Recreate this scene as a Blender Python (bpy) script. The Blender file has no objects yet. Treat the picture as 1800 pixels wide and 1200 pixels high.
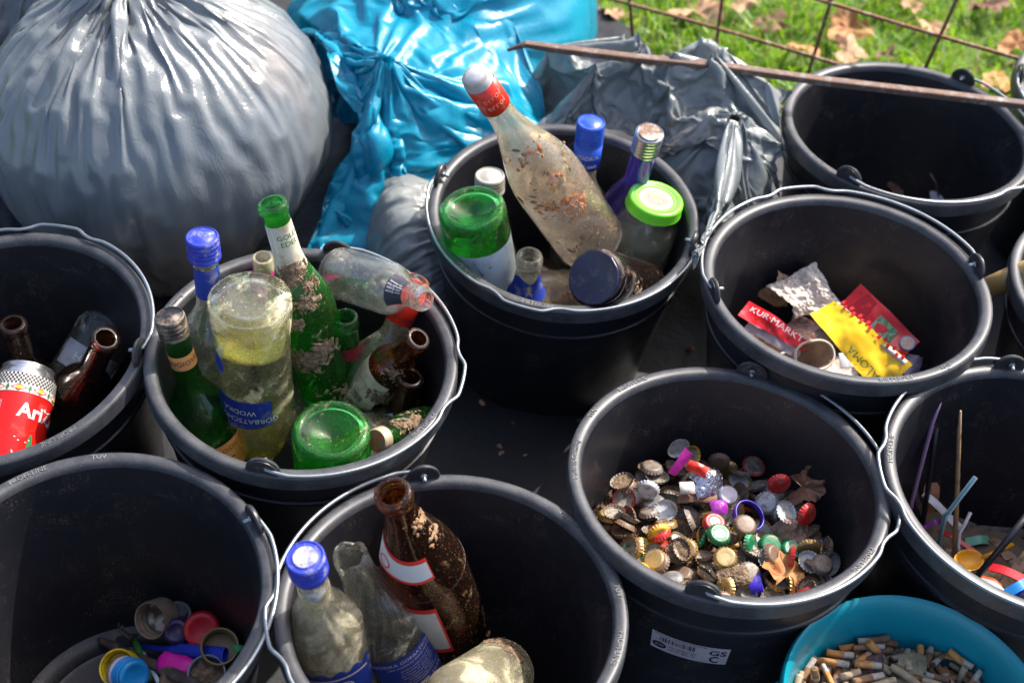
import bpy, math, random
import numpy as np
from mathutils import Vector, Matrix, Quaternion, noise
sc = bpy.context.scene
R = math.radians

# ---------------------------------------------------------------- camera
# world frame: z=0 is the height of the bucket rims, the ground lies at ZG
ZG = -0.268
FPX = 2437.0                       # focal length in pixels of an 1800 px wide frame
PITCH, ROLL, HC = R(46.38), R(4.40), 1.063
_cp, _sp = math.cos(PITCH), math.sin(PITCH)
CW = Vector((0, _cp, -_sp))
CR = math.cos(ROLL)*Vector((1, 0, 0)) + math.sin(ROLL)*Vector((0, _sp, _cp))
CU = -math.sin(ROLL)*Vector((1, 0, 0)) + math.cos(ROLL)*Vector((0, _sp, _cp))
CO = Vector((0, 0, HC))
cam = bpy.data.cameras.new('camera')
camo = bpy.data.objects.new('camera', cam); sc.collection.objects.link(camo)
cam.sensor_width = 36; cam.lens = 36*FPX/1800
cam.clip_start = .02; cam.clip_end = 200
m = Matrix.Identity(4)
for i in range(3):
    m[i][0], m[i][1], m[i][2], m[i][3] = CR[i], CU[i], -CW[i], CO[i]
camo.matrix_world = m
cam.dof.use_dof = True; cam.dof.focus_distance = 1.40; cam.dof.aperture_fstop = 4.8
sc.camera = camo
# ---------------------------------------------------------------- sky and sun
SUN_EL, SUN_AZ = 48, 44            # azimuth from +X towards +Y
w = bpy.data.worlds.new('World'); sc.world = w; w.use_nodes = True
nt = w.node_tree
sky = nt.nodes.new('ShaderNodeTexSky'); sky.sky_type = 'NISHITA'; sky.sun_disc = False
sky.sun_elevation = R(SUN_EL); sky.sun_rotation = R(90-SUN_AZ)
sky.air_density = .8; sky.dust_density = 3.5; sky.ozone_density = .5
nt.links.new(sky.outputs[0], nt.nodes['Background'].inputs[0])
nt.nodes['Background'].inputs[1].default_value = 0.15
sl = bpy.data.lights.new('sun', 'SUN'); sl.energy = 3.3; sl.angle = R(.5); sl.color = (1, .95, .87)
so = bpy.data.objects.new('sun', sl); sc.collection.objects.link(so)
so.rotation_euler = Vector((math.cos(R(SUN_AZ))*math.cos(R(SUN_EL)), math.sin(R(SUN_AZ))*math.cos(R(SUN_EL)), math.sin(R(SUN_EL)))).to_track_quat('Z', 'Y').to_euler()
sc.view_settings.view_transform = 'Standard'; sc.view_settings.look = 'None'
sc.view_settings.exposure = 1.25; sc.view_settings.gamma = 1
sc.render.engine = 'CYCLES'
cy = sc.cycles
cy.use_denoising = True; cy.max_bounces = 14; cy.transmission_bounces = 12; cy.transparent_max_bounces = 16
cy.glossy_bounces = 5; cy.diffuse_bounces = 4; cy.sample_clamp_indirect = 6; cy.blur_glossy = .6
# ---------------------------------------------------------------- helpers
def P(px, py, z):                  # the point at height z seen at a pixel of the 1800x1200 frame
    d = CR*((px-900)/FPX) - CU*((py-600)/FPX) + CW
    return CO + d*((z-HC)/d.z)
def aim(a, za, b, L, far=True):    # second end of a rod of length L whose ends are seen at pixels a and b
    A = P(a[0], a[1], za)
    d = (CR*((b[0]-900)/FPX) - CU*((b[1]-600)/FPX) + CW).normalized()
    v = CO - A; bb = v.dot(d); q = bb*bb - (v.length_squared - L*L)
    t = -bb + (math.sqrt(q) if far else -math.sqrt(q)) if q > 0 else -bb
    B = CO + d*t
    if q <= 0: B = A + (B-A).normalized()*L
    return A, B
def props(o, label=None, cat=None, group=None, kind=None):
    if label: o['label'] = label
    if cat: o['category'] = cat
    if group: o['group'] = group
    if kind: o['kind'] = kind
    return o
def thing(name, label, cat, mat=None, group=None):
    o = bpy.data.objects.new(name, None); sc.collection.objects.link(o); o.empty_display_size = .02
    if mat is not None: o.matrix_world = mat
    return props(o, label, cat, group)
def mk(name, VF, mat, parent=None, smooth=True, idx=None, sub=0, angle=None):
    V, F = VF
    me = bpy.data.meshes.new(name); me.from_pydata([tuple(v) for v in V], [], F)
    mats = mat if isinstance(mat, (list, tuple)) else [mat]
    for x in mats: me.materials.append(x)
    me.polygons.foreach_set('use_smooth', [smooth]*len(F))
    if idx: me.polygons.foreach_set('material_index', idx)
    if angle and smooth: me.set_sharp_from_angle(angle=R(angle))
    me.update()
    o = bpy.data.objects.new(name, me); sc.collection.objects.link(o)
    if parent: o.parent = parent
    if sub:
        s = o.modifiers.new('sub', 'SUBSURF'); s.levels = s.render_levels = sub
    return o
def join(*parts):
    V, F = [], []
    for v, f in parts:
        k = len(V); V += list(v); F += [tuple(i+k for i in q) for q in f]
    return V, F
def xf(VF, M): return [M @ Vector(v) for v in VF[0]], VF[1]
def lathe(prof, N=48, loop=False, wob=None):
    V, F = [], []
    for j, (r, z) in enumerate(prof):
        for i in range(N):
            a = 2*math.pi*i/N; rr = max(r, 1e-5)
            if wob: rr = wob(a, z, rr)
            V.append((rr*math.cos(a), rr*math.sin(a), z))
    n = len(prof)
    for j in range(n if loop else n-1):
        k = (j+1) % n
        for i in range(N):
            F.append((j*N+i, j*N+(i+1) % N, k*N+(i+1) % N, k*N+i))
    return V, F
def tube(pts, r, n=10, caps=True):
    pts = [Vector(p) for p in pts]; V, F = [], []
    rr = r if isinstance(r, (list, tuple)) else [r]*len(pts)
    up = None
    for j, p in enumerate(pts):
        t = (pts[min(j+1, len(pts)-1)] - pts[max(j-1, 0)]).normalized()
        if up is None: up = t.orthogonal().normalized()
        up = (up - t*up.dot(t)).normalized(); s = t.cross(up)
        for i in range(n):
            a = 2*math.pi*i/n; V.append(p + (up*math.cos(a) + s*math.sin(a))*rr[j])
    for j in range(len(pts)-1):
        for i in range(n): F.append((j*n+i, j*n+(i+1) % n, (j+1)*n+(i+1) % n, (j+1)*n+i))
    if caps: F += [tuple(range(n))[::-1], tuple(range((len(pts)-1)*n, len(pts)*n))]
    return V, F
def box(x, y, z, cx=0, cy_=0, cz=0, bev=0):
    b = min(bev, x*.3, y*.3, z*.3) if bev else 0
    if not b:
        V = [(cx+sx*x/2, cy_+sy*y/2, cz+sz*z/2) for sz in (-1, 1) for sy in (-1, 1) for sx in (-1, 1)]
        return V, [(0, 2, 3, 1), (4, 5, 7, 6), (0, 1, 5, 4), (2, 6, 7, 3), (0, 4, 6, 2), (1, 3, 7, 5)]
    V, F = [], []
    rings = [(b, -z/2), (0, -z/2+b), (0, z/2-b), (b, z/2)]
    for ins, zz in rings:
        X, Y = x/2-ins, y/2-ins; c = b
        for px, py in ((X, Y-c), (X-c, Y), (-X+c, Y), (-X, Y-c), (-X, -Y+c), (-X+c, -Y), (X-c, -Y), (X, -Y+c)):
            V.append((cx+px, cy_+py, cz+zz))
    for j in range(3):
        for i in range(8): F.append((j*8+i, j*8+(i+1) % 8, (j+1)*8+(i+1) % 8, (j+1)*8+i))
    F += [tuple(range(8))[::-1], tuple(range(24, 32))]
    return V, F
def frame(base, tip, roll=0):      # z axis from base to tip, x axis towards the camera
    z = (tip-base).normalized(); c = CO-base
    x = (c - z*c.dot(z)).normalized(); y = z.cross(x)
    M = Matrix.Identity(4)
    for i in range(3): M[i][0], M[i][1], M[i][2], M[i][3] = x[i], y[i], z[i], base[i]
    return M @ Matrix.Rotation(R(roll), 4, 'Z')
def sheet_frame(pos, nrm, xdir):
    z = Vector(nrm).normalized(); x = Vector(xdir); x = (x-z*x.dot(z)).normalized(); y = z.cross(x)
    M = Matrix.Identity(4)
    for i in range(3): M[i][0], M[i][1], M[i][2], M[i][3] = x[i], y[i], z[i], pos[i]
    return M
def text_mesh(s, size, ext=0.0, wide=1.0, bold=0):
    cu = bpy.data.curves.new('lettering', 'FONT'); cu.body = s; cu.size = size; cu.extrude = ext; cu.resolution_u = 2
    cu.align_x = 'CENTER'; cu.align_y = 'CENTER'; cu.offset = bold
    o = bpy.data.objects.new('lettering', cu); sc.collection.objects.link(o)
    me = bpy.data.meshes.new_from_object(o.evaluated_get(bpy.context.evaluated_depsgraph_get()))
    V = [(v.co.x*wide, v.co.y, v.co.z) for v in me.vertices]; F = [tuple(p.vertices) for p in me.polygons]
    bpy.data.objects.remove(o); bpy.data.curves.remove(cu); bpy.data.meshes.remove(me)
    return V, F
def fbm(x, y, z, o=3):
    return noise.fractal(Vector((x, y, z)), .6, 2.1, o)
# ---------------------------------------------------------------- materials
def hexc(c): return (*c, 1)
def newmat(name):
    m = bpy.data.materials.new(name); m.use_nodes = True
    return m, m.node_tree.nodes, m.node_tree.links, m.node_tree.nodes['Principled BSDF']
def tex(N, L, scale, detail=4, rough=.6, src='Object', stretch=None, kind='ShaderNodeTexNoise', dist=0):
    tc = N.new('ShaderNodeTexCoord'); t = N.new(kind); t.inputs['Scale'].default_value = scale
    if kind == 'ShaderNodeTexNoise':
        t.inputs['Detail'].default_value = detail; t.inputs['Roughness'].default_value = rough; t.inputs['Distortion'].default_value = dist
    out = tc.outputs[src]
    if stretch:
        mp = N.new('ShaderNodeMapping'); mp.inputs['Scale'].default_value = stretch; L.new(out, mp.inputs[0]); out = mp.outputs[0]
    L.new(out, t.inputs['Vector']); return t
def ramp(N, L, src, stops, mode='LINEAR'):
    r = N.new('ShaderNodeValToRGB'); r.color_ramp.interpolation = mode; e = r.color_ramp.elements
    while len(e) < len(stops): e.new(.5)
    for k, (p, c) in enumerate(stops):
        e[k].position = p; e[k].color = hexc(c) if not isinstance(c, (int, float)) else (c, c, c, 1)
    L.new(src, r.inputs[0]); return r.outputs[0]
def mixc(N, L, f, a, b):
    m = N.new('ShaderNodeMix'); m.data_type = 'RGBA'
    for v, k in ((f, 0), (a, 6), (b, 7)):
        if isinstance(v, (int, float)): m.inputs[k].default_value = v
        elif isinstance(v, tuple): m.inputs[k].default_value = hexc(v)
        else: L.new(v, m.inputs[k])
    return m.outputs[2]
def bump(N, L, src, b, dist=.001, strength=.5):
    n = N.new('ShaderNodeBump'); n.inputs['Distance'].default_value = dist; n.inputs['Strength'].default_value = strength
    L.new(src, n.inputs['Height']); L.new(n.outputs[0], b.inputs['Normal']); return n
_cache = {}
def plain(name, col, rough=.45, metal=0, dirt=.25, dcol=(.10, .065, .04), dscale=60, bmp=.0002, spec=.5, trans=0):
    key = (name, col, rough, metal, dirt, dcol, dscale)
    if key in _cache: return _cache[key]
    m, N, L, b = newmat(name)
    t = tex(N, L, dscale, 6, .65); f = ramp(N, L, t.outputs[0], [(.62-dirt*.35, 0.), (.72-dirt*.2, 1.)])
    t2 = tex(N, L, dscale*.35, 3); v = mixc(N, L, ramp(N, L, t2.outputs[0], [(.3, 0.), (.7, 1.)]), tuple(c*.82 for c in col), tuple(min(1, c*1.1) for c in col))
    fm = N.new('ShaderNodeMath'); fm.operation = 'MULTIPLY'; L.new(f, fm.inputs[0]); fm.inputs[1].default_value = min(1, dirt*2.4)
    L.new(mixc(N, L, fm.outputs[0], v, dcol), b.inputs['Base Color'])
    b.inputs['Roughness'].default_value = rough; b.inputs['Metallic'].default_value = metal; b.inputs['Specular IOR Level'].default_value = spec
    if metal:
        mm = N.new('ShaderNodeMath'); mm.operation = 'SUBTRACT'; mm.inputs[0].default_value = metal; L.new(fm.outputs[0], mm.inputs[1]); mm.use_clamp = True
        L.new(mm.outputs[0], b.inputs['Metallic'])
    if bmp: bump(N, L, t.outputs[0], b, bmp*3, .6)
    if trans: b.inputs['Transmission Weight'].default_value = trans
    _cache[key] = m; return m
def glass(name, tint, dirt=.35, dcol=(.30, .25, .18), clear=.30, haze=.06, specks=.5, dscale=26, glow=0):
    """thin-walled bottle glass under a film of dust, with patches and specks of dried dirt"""
    key = (name, tint, dirt, dcol, haze)
    if key in _cache: return _cache[key]
    m, N, L, b = newmat(name)
    out = N['Material Output']
    b.inputs['Base Color'].default_value = hexc(tint); b.inputs['Transmission Weight'].default_value = 1
    b.inputs['Roughness'].default_value = .02; b.inputs['IOR'].default_value = 1.45
    tr = N.new('ShaderNodeBsdfTransparent'); tr.inputs[0].default_value = hexc(tint)
    m1 = N.new('ShaderNodeMixShader'); m1.inputs[0].default_value = clear; L.new(b.outputs[0], m1.inputs[1]); L.new(tr.outputs[0], m1.inputs[2])
    if glow:
        tl = N.new('ShaderNodeBsdfTranslucent'); tl.inputs[0].default_value = hexc(tuple(c**1.6 for c in tint))
        m0 = N.new('ShaderNodeMixShader'); m0.inputs[0].default_value = glow; L.new(m1.outputs[0], m0.inputs[1]); L.new(tl.outputs[0], m0.inputs[2]); m1 = m0
    df = N.new('ShaderNodeBsdfPrincipled'); df.inputs['Roughness'].default_value = .7
    t = tex(N, L, dscale, 7, .7, dist=.6)
    t3 = tex(N, L, dscale*.4, 3, .5)
    L.new(mixc(N, L, ramp(N, L, t3.outputs[0], [(.35, 0.), (.65, 1.)]), dcol, tuple(min(1, c*1.7) for c in dcol)), df.inputs['Base Color'])
    f = ramp(N, L, t.outputs[0], [(.66-dirt*.32, 0.), (.78-dirt*.20, .8)])
    sp = tex(N, L, dscale*22, 2, .5); fs = ramp(N, L, sp.outputs[0], [(.70-specks*.05, 0.), (.76-specks*.05, .55)])
    mx = N.new('ShaderNodeMath'); mx.operation = 'MAXIMUM'; L.new(f, mx.inputs[0]); L.new(fs, mx.inputs[1])
    ad = N.new('ShaderNodeMath'); ad.operation = 'MAXIMUM'; L.new(mx.outputs[0], ad.inputs[0]); ad.inputs[1].default_value = haze
    m2 = N.new('ShaderNodeMixShader'); L.new(ad.outputs[0], m2.inputs[0]); L.new(m1.outputs[0], m2.inputs[1]); L.new(df.outputs[0], m2.inputs[2])
    L.new(m2.outputs[0], out.inputs[0])
    _cache[key] = m; return m
def plastic_black(name='black_plastic', base=.013, rough=.34):
    if name in _cache: return _cache[name]
    m, N, L, b = newmat(name)
    t = tex(N, L, 30, 8, .75); sc1 = tex(N, L, 14, 5, .7, dist=1.5)
    d = ramp(N, L, sc1.outputs[0], [(.50, 0.), (.66, .6)])
    fine = tex(N, L, 420, 3, .6); ff = ramp(N, L, fine.outputs[0], [(.54, 0.), (.66, .7)])
    wv = tex(N, L, 60, 6, .8, stretch=(1, 1, .12)); wf = ramp(N, L, wv.outputs[0], [(.52, 0.), (.66, .30)])
    mx = N.new('ShaderNodeMath'); mx.operation = 'MULTIPLY'; L.new(d, mx.inputs[0]); L.new(ff, mx.inputs[1])
    mx2 = N.new('ShaderNodeMath'); mx2.operation = 'MULTIPLY_ADD'; L.new(wf, mx2.inputs[0]); L.new(d, mx2.inputs[1]); L.new(mx.outputs[0], mx2.inputs[2])
    c = mixc(N, L, mx2.outputs[0], (base, base*1.03, base*1.3), (.26, .20, .16))
    L.new(c, b.inputs['Base Color'])
    r = ramp(N, L, t.outputs[0], [(.3, rough-.05), (.75, rough+.16)]); L.new(r, b.inputs['Roughness'])
    bump(N, L, fine.outputs[0], b, .00015, .35)
    _cache[name] = m; return m
def rim_plastic():
    if 'rim' in _cache: return _cache['rim']
    m, N, L, b = newmat('worn_rim_plastic')
    t = tex(N, L, 35, 7, .75); f2 = tex(N, L, 500, 3, .6)
    c1 = mixc(N, L, ramp(N, L, t.outputs[0], [(.35, 0.), (.75, 1.)]), (.022, .023, .028), (.065, .066, .072))
    L.new(mixc(N, L, ramp(N, L, f2.outputs[0], [(.62, 0.), (.72, .5)]), c1, (.20, .17, .14)), b.inputs['Base Color'])
    L.new(ramp(N, L, t.outputs[0], [(.3, .36), (.75, .52)]), b.inputs['Roughness'])
    bump(N, L, f2.outputs[0], b, .0002, .4)
    _cache['rim'] = m; return m
def film(name, c1, c2, rough=.22, warm=None, glow=.12):
    m, N, L, b = newmat(name)
    t = tex(N, L, 5, 4, .55); c = mixc(N, L, ramp(N, L, t.outputs[0], [(.35, 0.), (.68, 1.)]), c1, c2)
    if warm:
        t2 = tex(N, L, 3.2, 3, .5); c = mixc(N, L, ramp(N, L, t2.outputs[0], [(.54, 0.), (.64, .6)]), c, warm)
    L.new(c, b.inputs['Base Color']); b.inputs['Specular IOR Level'].default_value = .65
    t4 = tex(N, L, 18, 5, .6); L.new(ramp(N, L, t4.outputs[0], [(.3, rough-.06), (.7, rough+.1)]), b.inputs['Roughness'])
    cr = tex(N, L, 62, 5, .66, stretch=(1, 1, .22), dist=.8)
    v = N.new('ShaderNodeMath'); v.operation = 'SUBTRACT'; v.inputs[1].default_value = .5; L.new(cr.outputs[0], v.inputs[0])
    a = N.new('ShaderNodeMath'); a.operation = 'ABSOLUTE'; L.new(v.outputs[0], a.inputs[0])
    bump(N, L, a.outputs[0], b, .007, .24)
    tl = N.new('ShaderNodeBsdfTranslucent'); L.new(c, tl.inputs[0]); mx = N.new('ShaderNodeMixShader'); mx.inputs[0].default_value = glow
    L.new(b.outputs[0], mx.inputs[1]); L.new(tl.outputs[0], mx.inputs[2]); L.new(mx.outputs[0], N['Material Output'].inputs[0])
    return m
def label_mat(name, col, stain=.35, dcol=(.20, .14, .08)):
    return plain(name, col, rough=.6, dirt=stain, dcol=dcol, dscale=45, bmp=.0001, spec=.3)
wire_m = plain('galvanised_wire', (.27, .29, .31), .40, .9, .12, (.2, .19, .18), 90)
paper_w = label_mat('white_paper', (.62, .60, .56))
ink_black = plain('black_ink', (.015, .015, .02), .6, dirt=0)
ink_white = plain('white_ink', (.70, .70, .72), .6, dirt=.1)
ink_green = plain('green_ink', (.02, .14, .04), .6, dirt=0)
ink_red = plain('red_ink', (.5, .02, .015), .6, dirt=0)
soil = plain('dry_soil', (.16, .105, .065), .95, dirt=.5, dcol=(.30, .22, .15), dscale=160, bmp=.002, spec=.1)
# ---------------------------------------------------------------- film that settles over what the bags hold
# the cloth solver lets every bag fall and gather
BKP = {'C': (.05, 1.234), 'L2': (-.213, .962), 'R2': (.365, 1.129), 'L1': (-.53, .955), 'R1': (.484, 1.447)}
def s_link(V, F):
    me = bpy.data.meshes.new('settling'); me.from_pydata([tuple(v) for v in V], [], F); o = bpy.data.objects.new('settling', me); sc.collection.objects.link(o); TMP.append(o); return o
def s_coll(o, fr=20):
    o.modifiers.new('x', 'COLLISION'); o.collision.thickness_outer = .004; o.collision.cloth_friction = fr
def s_floor(): s_coll(s_link([(-2, -1, 0), (3, -1, 0), (3, 4, 0), (-2, 4, 0)], [(0, 1, 2, 3)]))
def s_bucket(k, h=.263, r1=.158):
    x, y = BKP[k]; V, F, N = [], [], 48
    for z, r in ((0, .12), (.262, r1), (h+.001, r1+.001)):
        for i in range(N): a = 2*math.pi*i/N; V.append((x+r*math.cos(a), y+r*math.sin(a), z))
    for j in range(2):
        for i in range(N): F.append((j*N+i, j*N+(i+1) % N, (j+1)*N+(i+1) % N, (j+1)*N+i))
    F.append(tuple(range(2*N, 3*N))); s_coll(s_link(V, F), 3)
def s_ball(c, r):
    V, F = [], []; N, M = 48, 28
    for j in range(M+1):
        t = math.pi*j/M
        for i in range(N): a = 2*math.pi*i/N; V.append((c[0]+r[0]*max(math.sin(t), .001)*math.cos(a), c[1]+r[1]*max(math.sin(t), .001)*math.sin(a), c[2]-r[2]*math.cos(t)))
    for j in range(M):
        for i in range(N): F.append((j*N+i, j*N+(i+1) % N, (j+1)*N+(i+1) % N, (j+1)*N+i))
    s_coll(s_link(V, F))
def s_grid(N, M, close=True):
    return [(j*N+i, j*N+(i+1) % N, (j+1)*N+(i+1) % N, (j+1)*N+i) for j in range(M) for i in range(N if close else N-1)]
def s_run(V, F, frames, tgt, pr=0, damp=2, bend=.05, gather=.6):
    ob = s_link(V, F); vg = ob.vertex_groups.new(name='pin'); vg.add(list(tgt), 1, 'ADD')
    ob.shape_key_add(name='Basis'); k = ob.shape_key_add(name='t')
    for i, p in tgt.items(): k.data[i].co = p
    k.value = 0; k.keyframe_insert('value', frame=1); k.value = 1; k.keyframe_insert('value', frame=int(frames*gather))
    m = ob.modifiers.new('c', 'CLOTH'); s = m.settings
    s.quality = 7; s.mass = .15; s.tension_stiffness = s.compression_stiffness = 25; s.shear_stiffness = 15; s.bending_stiffness = bend
    s.vertex_group_mass = 'pin'; s.air_damping = damp
    if pr: s.use_pressure = True; s.uniform_pressure_force = pr
    c = m.collision_settings; c.use_collision = True; c.collision_quality = 3; c.use_self_collision = False; c.distance_min = .004
    m.point_cache.frame_start = 1; m.point_cache.frame_end = frames+5
    for f in range(1, frames+1): sc.frame_set(f)
    ev = ob.evaluated_get(bpy.context.evaluated_depsgraph_get()); n = len(ev.data.vertices)
    co = np.empty(n*3); ev.data.vertices.foreach_get('co', co); co = co.reshape(-1, 3)
    co[:, 2] -= .265
    for o in TMP: bpy.data.objects.remove(o)
    TMP.clear(); sc.frame_set(1)
    for a in list(bpy.data.actions): bpy.data.actions.remove(a)
    return co
TMP = []
def s_tube(N, M, rad, Hh, T, tie, neck, frames, seed, **cfg):
    rn_ = random.Random(seed); V = []
    for j in range(M+1):
        L = (rad+Hh)*j/M; r, z = (max(L, .004), 0) if L < rad else (rad, L-rad)
        for i in range(N): a = 2*math.pi*i/N; V.append(T @ Vector((r*math.cos(a), r*math.sin(a), z+.001*rn_.random())))
    T3 = T.to_3x3(); tgt = {}
    for i in range(N):
        a = 2*math.pi*i/N; rr = neck*(1+.6*rn_.random()); tgt[M*N+i] = Vector(tie)+T3 @ Vector((rr*math.cos(a), rr*math.sin(a), 0))
    return s_run(V, s_grid(N, M), frames, tgt, **cfg), N, M
def s_skirt(N, M, r0, r1, tie, neck, frames, seed, **cfg):
    rn_ = random.Random(seed); V = []; tgt = {}
    for j in range(M+1):
        r = r0+(r1-r0)*j/M
        for i in range(N):
            a = 2*math.pi*i/N; w_ = 1+.12*math.sin(3*a+seed)*(j/M); V.append((tie[0]+r*w_*math.cos(a), tie[1]+r*w_*math.sin(a), tie[2]+.03+.001*rn_.random()))
    for i in range(N):
        a = 2*math.pi*i/N; rr = neck*(1+.6*rn_.random()); tgt[i] = (tie[0]+rr*math.cos(a), tie[1]+rr*math.sin(a), tie[2])
    return s_run(V, s_grid(N, M), frames, tgt, **cfg), N, M
def s_sheet(N, M, W_, D_, ctr, k_, z0, zf, npin, frames, rotz, seed, **cfg):
    rn_ = random.Random(seed); V = []; cr, sr = math.cos(rotz), math.sin(rotz); tgt = {}
    for j in range(M+1):
        for i in range(N):
            x = (i/(N-1)-.5)*W_; y = (j/M-.5)*D_
            V.append((ctr[0]+x*cr-y*sr, ctr[1]+x*sr+y*cr, z0+.09+.012*math.sin(x*40+2*math.sin(y*30))+.002*rn_.random()))
    for k in range(npin):
        i = rn_.randrange(N); j = rn_.randrange(M+1)
        x = (i/(N-1)-.5)*W_*k_*rn_.uniform(.7, 1.2); y = (j/M-.5)*D_*k_*rn_.uniform(.7, 1.2); X = x*cr-y*sr; Y = x*sr+y*cr
        for di in (0, 1):
            for dj in (0, 1): tgt[min(j+dj, M)*N+min(i+di, N-1)] = (ctr[0]+X+di*.001, ctr[1]+Y+dj*.001, zf(X, Y)+rn_.uniform(-.02, .025))
    return s_run(V, s_grid(N, M, False), frames, tgt, gather=.7, **cfg), N, M
SHAPE = {}
s_floor(); s_bucket('L2'); s_bucket('L1'); s_ball((-.47, 1.415, .205), (.21, .205, .17))
SHAPE['round'] = s_tube(140, 72, .252, .43, Matrix.Translation((-.465, 1.415, 0)), (-.495, 1.43, .405), .018, 44, 4, pr=8)
co = SHAPE['round'][0]; u_ = np.clip((co[:, 2]+.265)/.24, 0, 1); k_ = .52+.48*np.sin(u_*math.pi/2)
co[:, 0] = -.44+(co[:, 0]+.44)*k_; co[:, 1] = 1.28+(co[:, 1]-1.28)*k_
s_floor(); s_ball((-.445, 1.4, .17), (.2, .2, .19)); s_ball((-.12, 1.74, .18), (.20, .22, .17))
SHAPE['lying'] = s_tube(100, 60, .24, .5, Matrix.Translation((-.10, 2.02, .2)) @ Matrix.Rotation(math.radians(76), 4, 'X') @ Matrix.Rotation(.3, 4, 'Z'), (-.165, 1.58, .22), .018, 40, 5, pr=4)
s_floor(); s_ball((-.47, 1.415, .2), (.225, .215, .2)); s_bucket('C', .36, .166); s_bucket('L2')
s_ball((-.12, 1.74, .18), (.20, .22, .17)); s_ball((-.16, 1.52, .06), (.22, .20, .225)); s_ball((.0, 1.58, .13), (.13, .12, .12)); s_ball((-.22, 1.34, .04), (.13, .10, .10))
SHAPE['skirt'] = s_skirt(140, 58, .12, .46, (-.18, 1.43, .315), .006, 34, 2, damp=1.5)
s_floor(); s_bucket('C', .36, .162); s_bucket('R1', .5); s_bucket('R2', .5); s_ball((.245, 1.43, .02), (.115, .12, .235))
SHAPE['upright'] = s_skirt(128, 54, .10, .40, (.255, 1.405, .285), .006, 38, 7, damp=1.2)
s_floor(); s_bucket('C', .34, .162); s_bucket('R1', .5); s_bucket('R2', .5); s_ball((.245, 1.43, .04), (.11, .12, .225)); s_ball((.12, 1.48, .10), (.14, .07, .13))
SHAPE['heap'] = s_sheet(116, 74, .58, .36, (.165, 1.475), .64, .31, lambda x, y: .315-1.3*x*x+(-5*y*y if y > 0 else .5*y), 18, 40, -.15, 23, bend=.02, damp=1.2)
for key, who in (('heap', ('C', 'R1', 'R2')), ('upright', ('C', 'R1', 'R2')), ('skirt', ('C', 'L2')), ('round', ('L1', 'L2'))):   # no film inside a bucket
    co = SHAPE[key][0]
    for k in who:
        x, y = BKP[k]; dx, dy = co[:, 0]-x, co[:, 1]-y; r = np.hypot(dx, dy)+1e-9; lim = .166+.15*np.minimum(0, co[:, 2]); hit = (r < lim) & (co[:, 2] < .012)
        co[hit, 0] = x+dx[hit]/r[hit]*lim[hit]; co[hit, 1] = y+dy[hit]/r[hit]*lim[hit]
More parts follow.
